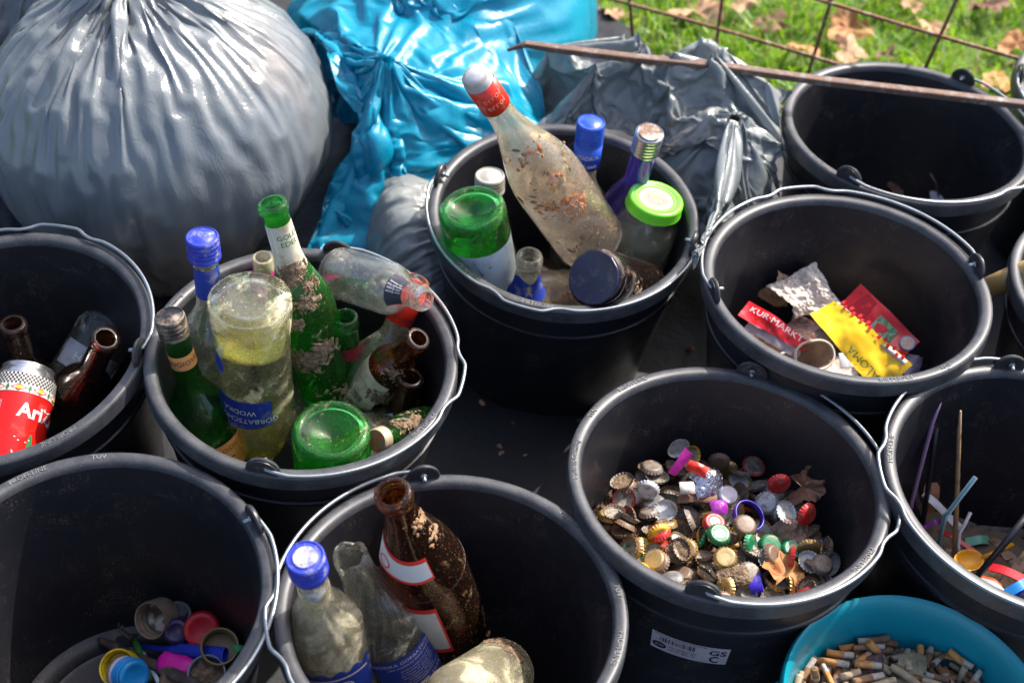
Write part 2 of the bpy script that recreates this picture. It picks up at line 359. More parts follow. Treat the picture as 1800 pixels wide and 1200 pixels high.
# resting places of the crown caps and cigarette ends: x y z in tenths of mm, rotation quaternion in hundredths, radius and length in tenths of mm
CAPS = [
557,788,-1681,9,97,12,-17,  -1105,-68,-1739,78,0,0,-62,  234,-672,-1668,24,-67,-70,5,  -82,-467,-1690,16,-73,-66,0,  544,493,-1739,0,97,26,0,
-125,736,-1739,47,0,0,-89,  -7,470,-1614,66,63,-21,-34,  1103,-89,-1739,93,0,0,38,  801,-747,-1739,91,0,0,-41,  -226,-784,-1739,0,1,-100,0,
-420,763,-1636,39,-19,-90,10,  -546,-784,-1739,64,0,0,-77,  310,589,-1693,96,-5,-15,-24,  -807,637,-1739,92,0,0,-39,  -440,252,-1632,10,35,-84,-41,
-418,-547,-1691,12,-3,-16,-98,  54,-628,-1684,12,-98,9,14,  588,-237,-1739,0,32,-95,0,  165,-63,-1739,34,0,0,94,  -38,-943,-1691,94,2,16,-30,
864,489,-1739,69,0,0,-73,  -424,-51,-1739,10,0,0,100,  -733,-905,-1613,67,-63,25,-29,  -941,-605,-1681,18,39,-90,-7,  577,1050,-1615,42,-72,-8,-55,
1091,345,-1614,9,-51,21,83,  -283,469,-1663,20,-1,-27,94,  -14,1078,-1739,84,0,0,-55,  745,139,-1668,92,11,22,31,  542,-578,-1701,12,21,97,-2,
165,304,-1619,22,51,-69,-47,  -115,-1132,-1635,85,34,-20,34,  356,-983,-1739,0,-22,98,0,  -624,-300,-1739,0,23,97,0,  1044,-379,-1699,12,-99,-2,-6,
753,-349,-1635,31,-78,-48,26,  277,-370,-1739,0,-60,80,0,  336,846,-1629,90,-29,-32,4,  -207,736,-1595,91,-22,9,33,  200,556,-1562,52,-12,-32,-78,
-523,796,-1636,34,50,-77,-20,  -948,798,-1613,27,64,-21,69,  -422,-1040,-1628,2,-9,97,23,  -287,-346,-1615,97,-9,-22,-11,  640,474,-1665,0,-80,60,0,
-784,-574,-1668,98,-1,20,0,  -142,-206,-1739,65,0,0,-76,  -271,-22,-1594,13,24,-6,-96,  -424,-964,-1673,2,-12,97,23,  -1061,436,-1632,90,-13,40,-14,
994,-477,-1652,36,10,9,-93,  977,-798,-1468,62,64,40,22,  -333,1055,-1739,25,0,0,97,  -544,469,-1656,68,29,-9,-67,  1189,202,-1613,67,34,-46,-48,
206,835,-1628,27,90,-2,34,  -19,-150,-1665,71,0,0,70,  -775,260,-1739,47,0,0,88,  380,220,-1687,17,-73,-66,5,  -783,-86,-1695,15,74,66,1,
243,-635,-1577,23,-15,-96,-9,  -1090,232,-1617,0,-11,70,-71,  -1093,344,-1433,99,-9,3,10,  276,1222,-1495,49,34,-60,53,  12,-161,-1509,1,73,68,3,
543,80,-1687,18,-48,-86,-1,  -1009,46,-1651,2,58,81,4,  1085,107,-1398,14,-22,89,-36,  12,-897,-1621,78,15,7,60,  283,1109,-1619,26,48,-71,45,
-791,714,-1541,54,-14,-81,17,  822,-753,-1665,0,-24,-97,0,  -473,-912,-1492,83,-15,-3,54,  767,-741,-1395,27,76,42,-42,  -874,360,-1468,34,-80,13,-47,
-1124,-80,-1592,39,8,3,-92,  16,919,-1559,42,37,48,-68,  -749,236,-1665,0,-76,-65,0,  52,-1015,-1511,22,61,-73,-23,  -822,39,-1567,10,-99,-3,11,
1126,-105,-1555,37,-80,-42,-21,  801,-135,-1615,51,-70,-9,-49,  593,-256,-1541,61,70,23,31,  -894,-628,-1538,1,-1,-100,-8,  1132,-10,-1556,5,-7,90,42,
-1172,-401,-1614,18,-67,-6,-72,  -625,821,-1636,84,14,37,37,  869,117,-1653,95,9,23,21,  292,-59,-1620,74,-1,-15,65,  -567,-622,-1590,62,-12,4,78,
399,-596,-1555,3,-90,35,25,  718,-788,-1468,29,76,37,-46,  356,358,-1460,45,21,-3,86,  329,591,-1433,43,90,-8,0,  -2,-480,-1555,98,7,7,19,
-664,-313,-1605,79,18,9,57,  1130,-153,-1497,8,-20,-88,-42,  -840,-910,-1615,41,72,13,-54,  589,463,-1591,0,-90,43,0,  -227,379,-1447,18,-57,-74,-31,
-51,225,-1739,0,-92,-38,0,  298,1026,-1619,51,86,-4,6,  -949,654,-1383,13,-53,83,-15,  -701,1010,-1617,61,-71,-4,36,  297,-320,-1606,16,-87,-44,-12,
-70,150,-1459,38,-58,-72,12,  -177,132,-1648,49,31,12,-81,  994,-514,-1375,20,-96,21,0,  -1093,-129,-1519,7,-99,11,-6,  -633,437,-1544,6,-71,67,-21,
280,-1083,-1655,8,18,98,4,  83,1128,-1541,69,23,-67,-17,  29,-127,-1582,1,73,68,3,  -296,-810,-1543,63,67,-22,-32,  -971,-622,-1379,87,36,-4,32,
-974,-347,-1651,4,-11,30,95,  861,125,-1564,19,54,-81,-16,  -155,-635,-1531,86,43,-14,-25,  -118,1133,-1535,15,6,18,-97,  297,-894,-1535,34,68,43,-48,
-575,-591,-1522,10,30,94,-8,  -112,1111,-1665,0,-19,-98,0,  -557,-267,-1547,9,-95,-21,22,  318,-314,-1423,91,12,33,-20,  374,997,-1428,2,28,-96,-6,
-673,-881,-1418,10,96,24,-8,  -262,-335,-1523,91,-3,-23,-34,  525,-577,-1526,97,11,22,-3,  1034,-473,-1506,67,-5,4,-74,  -192,-684,-1490,30,-86,-23,-34,
-147,371,-1571,93,28,-22,11,  572,737,-1443,28,82,31,-38,  -66,-217,-1406,7,2,-100,4,  59,705,-1552,33,85,27,32,  609,-506,-1382,26,-12,-90,32,
803,157,-1443,87,-8,24,-43,  502,-788,-1614,63,67,31,-25,  306,255,-1558,40,-14,18,-89,  -1048,-467,-1428,9,-99,10,3,  -1264,87,-1399,50,45,-58,-45,
940,522,-1553,10,-84,53,-10,  -862,-204,-1448,7,-99,-5,8,  537,1160,-1316,65,-71,25,-6,  554,-1009,-1530,17,31,-26,90,  791,973,-1508,19,-61,-42,-64,
776,802,-1679,13,-27,-94,15,  874,-582,-1582,1,-35,-94,-3,  -578,-784,-1374,98,-11,7,18,  1141,-244,-1272,87,12,2,48,  -335,-382,-1462,97,-13,-20,10,
-460,1055,-1542,66,-71,-12,23,  -698,880,-1395,4,96,23,-13,  -418,-16,-1458,57,-25,6,-78,  580,332,-1471,8,-94,25,20,  591,-113,-1526,63,48,61,1,
-332,255,-1471,29,-81,-47,-22,  124,41,-1439,15,-63,-54,54,  -650,26,-1532,85,-3,27,-46,  1083,286,-1397,24,93,3,29,  797,-511,-1379,49,-50,46,-55,
966,549,-1621,85,10,-11,-51,  -1249,-235,-1352,63,4,-77,8,  -489,-74,-1492,27,20,17,93,  -62,1022,-1386,30,61,73,13,  -889,502,-1545,55,-14,80,18,
560,666,-1478,59,-46,-12,-65,  467,59,-1528,89,-1,22,40,  198,-342,-1445,12,-92,18,33,  -307,881,-1502,92,-23,9,30,  -1053,295,-1350,5,43,-90,7,
-221,-1127,-1538,9,-8,91,39,  747,-1022,-1409,46,-3,-68,-57,  589,-974,-1634,37,-88,-25,16,  -939,686,-1303,21,-20,1,96,  829,-283,-1472,88,30,31,-21,
-582,69,-1337,75,-18,-13,62,  450,-1076,-1404,40,-80,-44,8,  152,369,-1363,15,-92,29,-22,  254,707,-1367,68,-25,-13,-67,  -264,786,-1536,73,-19,-15,-64,
818,540,-1401,26,18,-35,88,  253,-835,-1411,30,65,48,-50,  -597,-348,-1347,2,-31,-11,94,  -431,1172,-1540,38,-60,43,56,  736,871,-1465,13,32,48,-81,
-933,83,-1415,5,60,-76,24,  1099,-331,-1432,13,5,-2,99,  387,-87,-1414,51,50,17,-67,  -666,946,-1335,13,46,-88,1,  878,731,-1485,69,58,44,4,
238,-1116,-1473,31,-25,-91,5,  555,143,-1431,76,21,6,62,  318,-637,-1414,4,28,95,16,  -455,-487,-1408,96,-8,-22,-13,  -48,-919,-1366,95,-27,-9,15,
-729,-480,-1367,14,47,54,69,  -949,-854,-1319,14,-44,-60,66,  -429,678,-1436,15,22,92,28,  1112,-658,-1211,64,51,57,13,  93,-584,-1383,11,-42,-25,87,
-620,552,-1398,30,-21,3,93,  -221,-1244,-1404,33,23,-69,61,  -194,1022,-1391,23,-44,84,-23,  -1139,-131,-1325,7,46,13,88,  -409,-967,-1331,26,-66,-70,6,
-380,-182,-1331,15,-66,-70,-22,  936,-675,-1236,20,-74,43,-48,  -794,-724,-1358,72,-56,-34,21,  -120,708,-1428,9,-94,4,34,  1013,-196,-1319,9,-99,6,8,
148,-1131,-1499,4,-95,-2,31,  863,451,-1393,38,-92,9,11,  -335,24,-1418,11,97,-5,-21,  -975,647,-1232,18,65,73,8,  -613,430,-1452,22,47,85,0,
]
BUTTS = [
-202,-144,-548,44,77,-4,-46,280,  517,-467,-635,53,-27,63,50,240,  -748,474,-672,61,53,-41,43,340,  -55,-896,-674,10,-70,-10,70,340,  455,-778,-674,47,70,-12,-52,210,
-342,-810,-670,65,67,35,-11,340,  -94,-691,-635,35,67,22,61,280,  685,-539,-627,67,-12,-52,-52,340,  -800,-471,-679,15,27,-67,67,340,  -186,-821,-611,12,45,-67,-57,280,
-578,-688,-674,38,71,-27,-53,280,  765,430,-670,45,54,36,-62,340,  534,-180,-609,50,9,74,44,340,  -827,0,-660,62,47,-58,24,210,  634,534,-635,71,-27,63,-16,240,
-380,444,-613,60,-52,52,30,210,  -889,388,-603,32,15,-70,63,340,  -504,-852,-692,43,27,-66,-55,240,  721,-271,-649,49,-30,71,-41,280,  548,167,-611,3,-12,69,-71,340,
-840,150,-665,24,-28,-69,63,210,  -983,27,-631,14,-19,46,86,240,  -480,-541,-640,7,72,25,-64,210,  1,990,-691,10,70,-10,-70,210,  268,798,-613,42,44,-63,48,280,
-39,-613,-619,31,-57,44,-63,340,  -960,224,-691,68,71,2,-18,280,  -309,932,-690,52,-62,34,-48,340,  751,-487,-674,32,-29,71,-55,280,  393,589,-637,73,66,12,14,280,
-737,-29,-643,45,72,20,-49,210,  -549,103,-608,56,-59,-49,30,340,  -990,-144,-629,97,0,-10,24,210,  442,-420,-618,59,42,-60,36,240,  -453,502,-631,39,-60,-44,-55,340,
29,-115,-523,47,-65,6,60,240,  615,320,-634,65,-72,14,21,210,  -924,-352,-671,24,1,64,-73,240,  -532,545,-647,29,6,-67,68,280,  96,736,-643,47,-69,26,-48,210,
534,-830,-691,44,-22,-67,55,240,  295,-483,-610,71,-64,8,31,240,  -666,283,-640,29,-65,-18,-68,210,  138,851,-667,72,41,-52,-19,340,  696,118,-637,53,58,36,-50,280,
-378,-417,-609,55,-16,-67,-46,240,  894,43,-673,52,50,-49,49,340,  46,-540,-605,59,49,53,36,240,  520,666,-663,65,50,42,-39,210,  -575,-812,-603,48,-15,69,-52,340,
-376,-34,-573,54,75,0,-39,240,  471,103,-593,57,-64,30,42,340,  412,-759,-593,62,12,59,-51,340,  849,330,-676,14,-11,-65,73,280,  -106,-986,-660,27,-68,39,-56,280,
690,708,-651,17,53,-30,77,340,  -685,-206,-639,70,-55,38,24,340,  484,866,-635,76,42,38,31,340,  981,-13,-690,31,-30,64,64,340,  -19,-804,-655,47,-51,49,-53,210,
-343,-601,-604,36,64,45,51,210,  -325,159,-570,8,52,-37,76,280,  -98,883,-672,10,-68,-19,71,280,  -839,416,-681,9,-12,-72,-67,280,  198,-968,-691,12,-71,-3,-70,240,
654,-755,-602,7,-49,-52,70,280,  164,619,-624,67,17,-68,-24,210,  -93,713,-639,64,-66,-38,10,240,  454,652,-602,27,35,-48,76,240,  319,-161,-570,30,-70,30,-57,210,
-413,789,-673,74,2,67,-3,340,  -702,-526,-670,6,-6,73,-68,240,  14,-444,-586,2,72,-12,69,210,  626,654,-611,0,68,72,-10,210,  -613,583,-663,66,-62,39,17,340,
]
# ---------------------------------------------------------------- the setting
def ground_mat():
    m, N, L, b = newmat('lawn_soil')
    t = tex(N, L, 9, 8, .7); L.new(ramp(N, L, t.outputs[0], [(.3, (.05, .08, .012)), (.7, (.10, .18, .02))]), b.inputs['Base Color']); b.inputs['Roughness'].default_value = .95
    return m
props(mk('ground', ([(-60, -60, ZG), (60, -60, ZG), (60, 60, ZG), (-60, 60, ZG)], [(0, 1, 2, 3)]), ground_mat()), kind='structure')
def fabric_mat():
    m, N, L, b = newmat('black_woven_fabric')
    w1 = tex(N, L, 420, kind='ShaderNodeTexWave', stretch=(1, .02, 1)); w2 = tex(N, L, 420, kind='ShaderNodeTexWave', stretch=(.02, 1, 1))
    w1.bands_direction = 'X'; w2.bands_direction = 'Y'
    mm = N.new('ShaderNodeMath'); mm.operation = 'MULTIPLY'; L.new(w1.outputs[1], mm.inputs[0]); L.new(w2.outputs[1], mm.inputs[1])
    t = tex(N, L, 12, 5, .6)
    c = mixc(N, L, mm.outputs[0], (.006, .006, .008), (.026, .026, .030)); L.new(c, b.inputs['Base Color'])
    b.inputs['Roughness'].default_value = .62; bump(N, L, t.outputs[0], b, .01, .5)
    return m
# the black ground fabric: its edge runs slantwise between the bags and the lawn
edge = [(-1.4, 4.0), (-.30, 2.62), (-.06, 2.28), (.075, 2.094), (.152, 1.975), (.27, 1.80), (.42, 1.70), (.62, 1.62), (.82, 1.50), (2.2, 1.25), (4, 1.0)]
V, F = [], []
NI, NJ = 160, 60
def edge_at(s):
    k = min(int(s*(len(edge)-1)), len(edge)-2); u = s*(len(edge)-1)-k
    return edge[k][0]*(1-u)+edge[k+1][0]*u, edge[k][1]*(1-u)+edge[k+1][1]*u
for j in range(NJ+1):
    for i in range(NI+1):
        ex, ey = edge_at(i/NI); v = (j/NJ)**1.7
        x, y = ex*(1-v)+(-4+8*i/NI)*v, ey*(1-v)-3*v
        h = .012*fbm(x*5, y*5, 0)*(1 if v > .01 else .5) + .006
        h += .012*math.exp(-v*40)
        V.append((x, y, ZG+.012+max(-.006, h)))
for j in range(NJ):
    for i in range(NI): F.append((j*(NI+1)+i, (j+1)*(NI+1)+i, (j+1)*(NI+1)+i+1, j*(NI+1)+i+1))
props(mk('ground_fabric', (V, F), fabric_mat()), kind='structure')
def in_fabric(x, y):
    for (x0, y0), (x1, y1) in zip(edge, edge[1:]):
        if x0 <= x <= x1: return y < y0+(y1-y0)*(x-x0)/(x1-x0)
    return False
# grass: curved blades rooted in the lawn
def grass():
    rnd = random.Random(5); V, F, I = [], [], []
    clumps = [(rnd.uniform(-.4, 3.0), rnd.uniform(1.2, 4.6), rnd.random()) for _ in range(420)]
    n = 0
    while n < 60000:
        x = rnd.uniform(-.3, 2.6); y = rnd.uniform(1.35, 4.4)
        if y > 2.9 and rnd.random() < .5: continue
        if in_fabric(x, y+.005): continue
        d = fbm(x*7, y*7, 3, 2)
        if rnd.random() > .85+d*.8: continue
        n += 1
        h = rnd.uniform(.018, .050)*(1+.8*d); a = rnd.random()*6.283; wd = rnd.uniform(.0012, .0026)
        ln = rnd.uniform(.3, 1.3)*h; b = rnd.random()*6.283
        dx, dy = math.cos(b)*ln, math.sin(b)*ln; wx, wy = math.cos(a)*wd, math.sin(a)*wd
        k = len(V)
        V += [(x-wx, y-wy, ZG), (x+wx, y+wy, ZG), (x+dx*.35-wx*.8, y+dy*.35-wy*.8, ZG+h*.6), (x+dx*.35+wx*.8, y+dy*.35+wy*.8, ZG+h*.6), (x+dx, y+dy, ZG+h*.9)]
        F += [(k, k+1, k+3, k+2), (k+2, k+3, k+4)]
        c = 0 if rnd.random() < .5 else (1 if rnd.random() < .72 else 2)
        I += [c, c]
    def gm(n, c, tr):
        m, N, L, b = newmat(n); t = tex(N, L, 20, 3); L.new(mixc(N, L, t.outputs[0], tuple(v*.6 for v in c), tuple(v*1.5 for v in c)), b.inputs['Base Color'])
        b.inputs['Roughness'].default_value = .45
        tl = N.new('ShaderNodeBsdfTranslucent'); tl.inputs[0].default_value = hexc(tr); mx = N.new('ShaderNodeMixShader'); mx.inputs[0].default_value = .4
        L.new(b.outputs[0], mx.inputs[1]); L.new(tl.outputs[0], mx.inputs[2]); L.new(mx.outputs[0], N['Material Output'].inputs[0]); return m
    o = mk('grass', (V, F), [gm('grass_green', (.09, .22, .012), (.26, .50, .02)), gm('grass_bright', (.20, .34, .02), (.42, .62, .03)), gm('grass_dry', (.30, .26, .12), (.35, .30, .12))], smooth=False, idx=I)
    props(o, 'short bright green grass growing beyond the edge of the black fabric', 'grass', kind='stuff')
grass()
# fallen plane leaves
def leaf_mesh(size, rnd, curl=.35):
    lobes = rnd.choice((3, 3, 5)); n = 48; V = [(0, 0, 0)]; ring = []
    for i in range(n):
        a = 2*math.pi*i/n
        r = size*(.70+.30*abs(math.cos(lobes*a/2))**1.5 + .07*rnd.uniform(-1, 1)+.35*fbm(math.cos(a)*1.5+size*77, math.sin(a)*1.5, size*31))*(.55 if abs(a-math.pi) < .5 else 1)
        for k in (.35, .7, 1):
            x, y = r*k*math.cos(a), r*k*math.sin(a)
            z = curl*size*(fbm(x/size*1.4+size*99, y/size*1.4, 1)*.9 + (k**2)*.45*math.cos(2*a+size*50)+.25*k)
            V.append((x, y, z))
    F = []
    for i in range(n):
        j = (i+1) % n
        F.append((0, 1+i*3, 1+j*3))
        for k in (0, 1): F.append((1+i*3+k, 2+i*3+k, 2+j*3+k, 1+j*3+k))
    return V, F
def leaf_mat(n, c1, c2):
    m, N, L, b = newmat(n); t = tex(N, L, 45, 6, .6)
    L.new(ramp(N, L, t.outputs[0], [(.3, c1), (.7, c2)]), b.inputs['Base Color']); b.inputs['Roughness'].default_value = .7
    w = tex(N, L, 90, 4, .7); bump(N, L, w.outputs[0], b, .0012, .8)
    return m
LEAF = [leaf_mat('dry_leaf_tan', (.32, .16, .08), (.50, .30, .17)), leaf_mat('dry_leaf_brown', (.13, .06, .04), (.25, .12, .07)), leaf_mat('dry_leaf_orange', (.34, .13, .04), (.48, .23, .08))]
rnd = random.Random(11)
for px, py, s, k, lab in [
        (1228, 22, .075, 0, 'pale tan dry leaf between the first two fence bars, leftmost on the grass'),
        (1358, 42, .055, 1, 'dark brown curled leaf on the grass left of the third fence bar'),
        (1310, 8, .045, 0, 'small tan leaf at the top edge above the dark brown curled leaf'),
        (1490, 52, .060, 2, 'orange brown dry leaf lying right of the third fence bar'),
        (1490, 92, .055, 0, 'tan leaf on the grass just behind the rim of the empty bucket'),
        (1412, 88, .045, 2, 'orange leaf under the fence wire above the empty bucket'),
        (1560, 95, .030, 1, 'small brown leaf scrap above the rusty bar'),
        (1735, 8, .055, 1, 'brown leaf at the top right corner of the lawn'),
        (1635, 48, .045, 0, 'pale leaf crossed by the fourth fence bar'),
        (1790, 78, .050, 2, 'orange leaf at the right edge beside the wire'),
        (1766, 150, .065, 2, 'large orange leaf beside the carry lug of the empty bucket'),
        (1075, 22, .035, 0, 'small tan leaf left of the first fence bar'),
        (1600, 5, .04, 0, 'tan leaf at the top edge right of the third fence bar')]:
    p = P(px, py, ZG+.03); o = mk('dry_leaf', leaf_mesh(s*.62, rnd), LEAF[k], smooth=True)
    o.location = p; o.rotation_euler = (rnd.uniform(-.35, .35), rnd.uniform(-.35, .35), rnd.uniform(0, 6.3))
    props(o, lab, 'leaf', 'dry leaves on the grass')
# ---------------------------------------------------------------- rusty wire mesh and iron bar
def rust_mat(n, c0=(.16, .10, .07), c1=(.34, .25, .20), s=70, metal=.25, cm=(.24, .09, .035)):
    m, N, L, b = newmat(n); t = tex(N, L, s, 8, .7)
    L.new(ramp(N, L, t.outputs[0], [(.30, c0), (.5, cm), (.62, c1), (.8, (.44, .40, .37))]), b.inputs['Base Color'])
    b.inputs['Roughness'].default_value = .7; b.inputs['Metallic'].default_value = metal; bump(N, L, t.outputs[0], b, .0012, .8); return m
rust = rust_mat('rusty_wire', s=120)
A = Vector((.153, 1.832, -.10)); D = Vector((.288, -.112, 0)).normalized(); UPV = Vector((-.05, -.13, 1)).normalized()
fen = thing('wire_mesh_fence', 'rusty welded wire mesh panel standing on the lawn behind the buckets', 'fence', Matrix.Translation((A.x, A.y, ZG)))
def fp(s, h): return A + D*s + UPV*(h) - Vector((A.x, A.y, ZG))
def bar_s(px, py):                 # where along the panel a pixel meets it
    d = CR*((px-900)/FPX) - CU*((py-600)/FPX) + CW; n = D.cross(UPV); t = (A-CO).dot(n)/d.dot(n); q = CO+d*t-A
    return q.dot(D)
for px0, px1 in [(1091, 1099), (1268, 1254), (1462, 1428), (1675, 1625)]:
    s0 = bar_s(px0, 0); s1 = bar_s(px1, 110); k = (s0-s1)/.115
    mk('upright_wire', tube([fp(s1-k*.17+rnd.uniform(-.001, .001), -.165), fp(s1, 0), fp(s0, .115), fp(s0+k*.14, .26)], .0028, 8), rust, fen)
for s in (-.33, -.50, -.67, 1.05, .88):
    mk('upright_wire', tube([fp(s, -.165), fp(s, .26)], .0028, 8), rust, fen)
for h in (-.115, 0, .102, .205):
    mk('cross_wire', tube([fp(s, h+.0025*math.sin(s*9)) + Vector((0, -.0045, 0)) for s in np.linspace(-.7, 1.1, 24)], .0028, 8), rust, fen)
# iron bar lying across the bags and the far bucket
pts = [P(893, 88, .045), P(925, 78, .062), P(965, 84, .060), P(1100, 101, .055), P(1270, 118, .045), P(1450, 143, .032), P(1640, 165, .026), P(1830, 188, .022), P(1960, 206, .02)]
V, F = [], []
n = len(pts)
for j, p in enumerate(pts):
    t = (pts[min(j+1, n-1)]-pts[max(j-1, 0)]).normalized(); s = t.cross(Vector((0, 0, 1))).normalized(); u = s.cross(t)
    sz = .0056 if j > 2 else (.0022, .0042, .0052)[j]
    for a, b in ((-1, -.8), (-.8, -1), (.8, -1), (1, -.8), (1, .8), (.8, 1), (-.8, 1), (-1, .8)): V.append(p+s*a*sz+u*b*sz*.8)
for j in range(n-1):
    for i in range(8): F.append((j*8+i, (j+1)*8+i, (j+1)*8+(i+1) % 8, j*8+(i+1) % 8))
F += [tuple(range(8)), tuple(range((n-1)*8, n*8))[::-1]]
props(mk('iron_bar', (V, F), rust_mat('rusty_iron', (.09, .085, .085), (.19, .17, .16), 60, .35, (.14, .075, .05)), angle=30), 'long rusty iron bar lying across the bags and the empty bucket', 'iron bar')
# ---------------------------------------------------------------- bags (film folds settled over their contents)
def bag_vf(key, closed=True):
    g, N, M = SHAPE[key]; k = N if closed else N-1
    return [tuple(v) for v in g], [(j*N+i, j*N+(i+1) % N, (j+1)*N+(i+1) % N, (j+1)*N+i) for j in range(M) for i in range(k)]
def centred(VF, c): return [(v[0]-c[0], v[1]-c[1], v[2]-c[2]) for v in VF[0]], VF[1]
grey = film('grey_film', (.12, .14, .16), (.20, .215, .215), .14, (.26, .20, .155), glow=.06)
blue = film('blue_film', (.000, .26, .42), (.006, .36, .53), .27, glow=.30)
slate = film('slate_film', (.15, .17, .175), (.27, .285, .27), .18, (.22, .17, .14))
def knot(c, r, h, mat, parent, seed):
    rn = random.Random(seed); ph = rn.random()*6
    prof = [(r*.9, -h*.2), (r*1.15, .0), (r*.8, h*.25), (r*.6, h*.45), (r*.9, h*.7), (r*1.3, h), (r*1.15, h*1.02), (r*.5, h*.8), (0, h*.7)]
    VF = lathe(prof, 72, wob=lambda a, z, q: q*(1+.22*math.sin(9*a+z*90+ph)+.14*math.sin(17*a-z*60)))
    return mk('tied_neck', xf(VF, c), mat, parent, sub=1)
def bag(name, key, label, mat, origin):
    t = thing(name, label, 'rubbish bag', Matrix.Translation(origin), 'rubbish bags behind the buckets')
    mk('bag_film', centred(bag_vf(key), origin), mat, t, sub=1); return t
O = Vector((-.47, 1.415, ZG)); t = bag('rubbish_bag', 'round', 'big round light grey rubbish bag, full and tied, at the top left', grey, O)
knot(Matrix.Translation(Vector((-.495, 1.43, .13))-O), .020, .05, grey, t, 1)
O = Vector((-.12, 1.7, ZG)); t = bag('rubbish_bag', 'lying', 'bright blue rubbish bag with a gathered knot and loose skirt', blue, O)
mk('loose_skirt', centred(bag_vf('skirt', False), O), blue, t, sub=1)
O = Vector((.25, 1.43, ZG)); bag('rubbish_bag', 'upright', 'slate grey rubbish bag gathered at a tie between the glass bucket and the empty bucket', slate, O)
O = Vector((.16, 1.45, .0)); VF = centred(bag_vf('heap', False), O)
o = mk('crumpled_bag', VF, slate, sub=1); o.location = O
props(o, 'crumpled empty grey bag heaped over the slate bag beneath the iron bar', 'rubbish bag', 'rubbish bags behind the buckets')
def bag_copy(label, mat, loc, rot, scl, oc=Vector((-.47, 1.415, ZG))):
    V, F = centred(bag_vf('round'), oc); S = Matrix.Diagonal((*scl, 1)); Q = Matrix.Rotation(rot[2], 4, 'Z') @ Matrix.Rotation(rot[1], 4, 'Y') @ Matrix.Rotation(rot[0], 4, 'X')
    VF = [Q @ (S @ Vector(v)) for v in V], F
    lo = min(v.z for v in VF[0])
    VF = [Vector((v.x, v.y, v.z-lo)) for v in VF[0]], F
    t = thing('rubbish_bag', label, 'rubbish bag', Matrix.Translation(loc), 'rubbish bags behind the buckets')
    mk('bag_film', VF, mat, t, sub=1)
dark = film('dark_film', (.06, .075, .10), (.13, .145, .16), .22, (.16, .12, .11))
bag_copy('low dark grey bag lying under the tip of the blue bag', slate, (-.20, 1.285, ZG), (R(70), R(20), R(100)), (.56, .50, .40))
bag_copy('dark slate bag at the left edge between the big grey bag and the can bucket', dark, (-.74, 1.30, ZG), (R(-25), R(10), R(40)), (.62, .62, .52))
bag_copy('dark bag behind the big grey bag at the top left corner', dark, (-.80, 1.72, ZG), (R(15), R(-10), R(130)), (.9, .9, .9))
# ---------------------------------------------------------------- mortar buckets
BLK = plastic_black(); RIMM = rim_plastic()
LUGM = plain('lug_plastic', (.028, .028, .032), .38, dirt=.2, dcol=(.10, .09, .08), dscale=120)
def bucket_profile(rt=.160, rb=.118, D=.248, lip=.018):
    ri = rt-.013
    return [(rt-.0035, 0), (rt-.0008, -.0012), (rt, -.004), (rt+.0006, -lip), (rt-.0012, -lip-.0005), (rt-.0035, -lip+.002), (rt-.0035, -.009), (rt-.009, -.009),
            (rt-.0095, -.02), (rt-.0125, -.055), (rt-.0105, -.056), (rt-.0105, -.060), (rt-.0135, -.061), (rb+.0015, -D-.003), (rb-.002, -D-.005), (.0, -D-.005)], \
           [(rt-.0035, 0), (rt-.0105, -.0006), (ri, -.003), (ri-.0012, -.008), (ri-.004, -.03), (ri-.0075, -.06), (rb+.002, -D+.014), (rb-.001, -D+.005), (rb-.008, -D+.0005), (rb-.020, -D), (rb-.024, -D+.0015), (rb-.028, -D), (.03, -D), (.0, -D)]
def rim_text(parent, s, ang, size=.0075, r=.1535, z=.0003):
    V, F = text_mesh(s, size, .00035, 1.0)
    out = []
    for x, y, zz in V:
        a = R(ang)-x/r; rr = r+y; out.append((rr*math.cos(a), rr*math.sin(a), z+zz))
    mk('rim_lettering', (out, F), RIMT, parent, smooth=False)
RIMT = plain('worn_raised_letters', (.14, .14, .145), .6, dirt=.3, dcol=(.3, .26, .22), dscale=200)
BPOS = {'C': (.05, 1.234, .015, -.038, -.005), 'L2': (-.213, .962, .055, -.004, .011), 'R2': (.365, 1.129, -.007, .052, .016), 'R3': (.224, .861, .011, .085, -.008),
        'B2': (-.035, .689, .014, .077, -.009), 'B1': (-.354, .670, .015, .005, -.002), 'L1': (-.53, .955, -.079, -.059, .001), 'R1': (.484, 1.447, .006, .06, -.005),
        'RR': (.537, .875, .019, .003, .002), 'RX2': (.722, 1.165, .0, .03, .0), 'RX1': (.800, 1.545, .02, .0, .0)}
def bmat(k):
    x, y, tx, ty, dz = BPOS[k]; z = Vector((tx, ty, 1)).normalized(); X = Vector((1, 0, 0)); X = (X-z*X.dot(z)).normalized(); Y = z.cross(X)
    M = Matrix.Identity(4)
    for i in range(3): M[i][0], M[i][1], M[i][2], M[i][3] = X[i], Y[i], z[i], (x, y, dz)[i]
    return M
def world_ang(k, px, py):
    p = bmat(k).inverted() @ P(px, py, .0); return math.degrees(math.atan2(p.y, p.x))
DB = .256
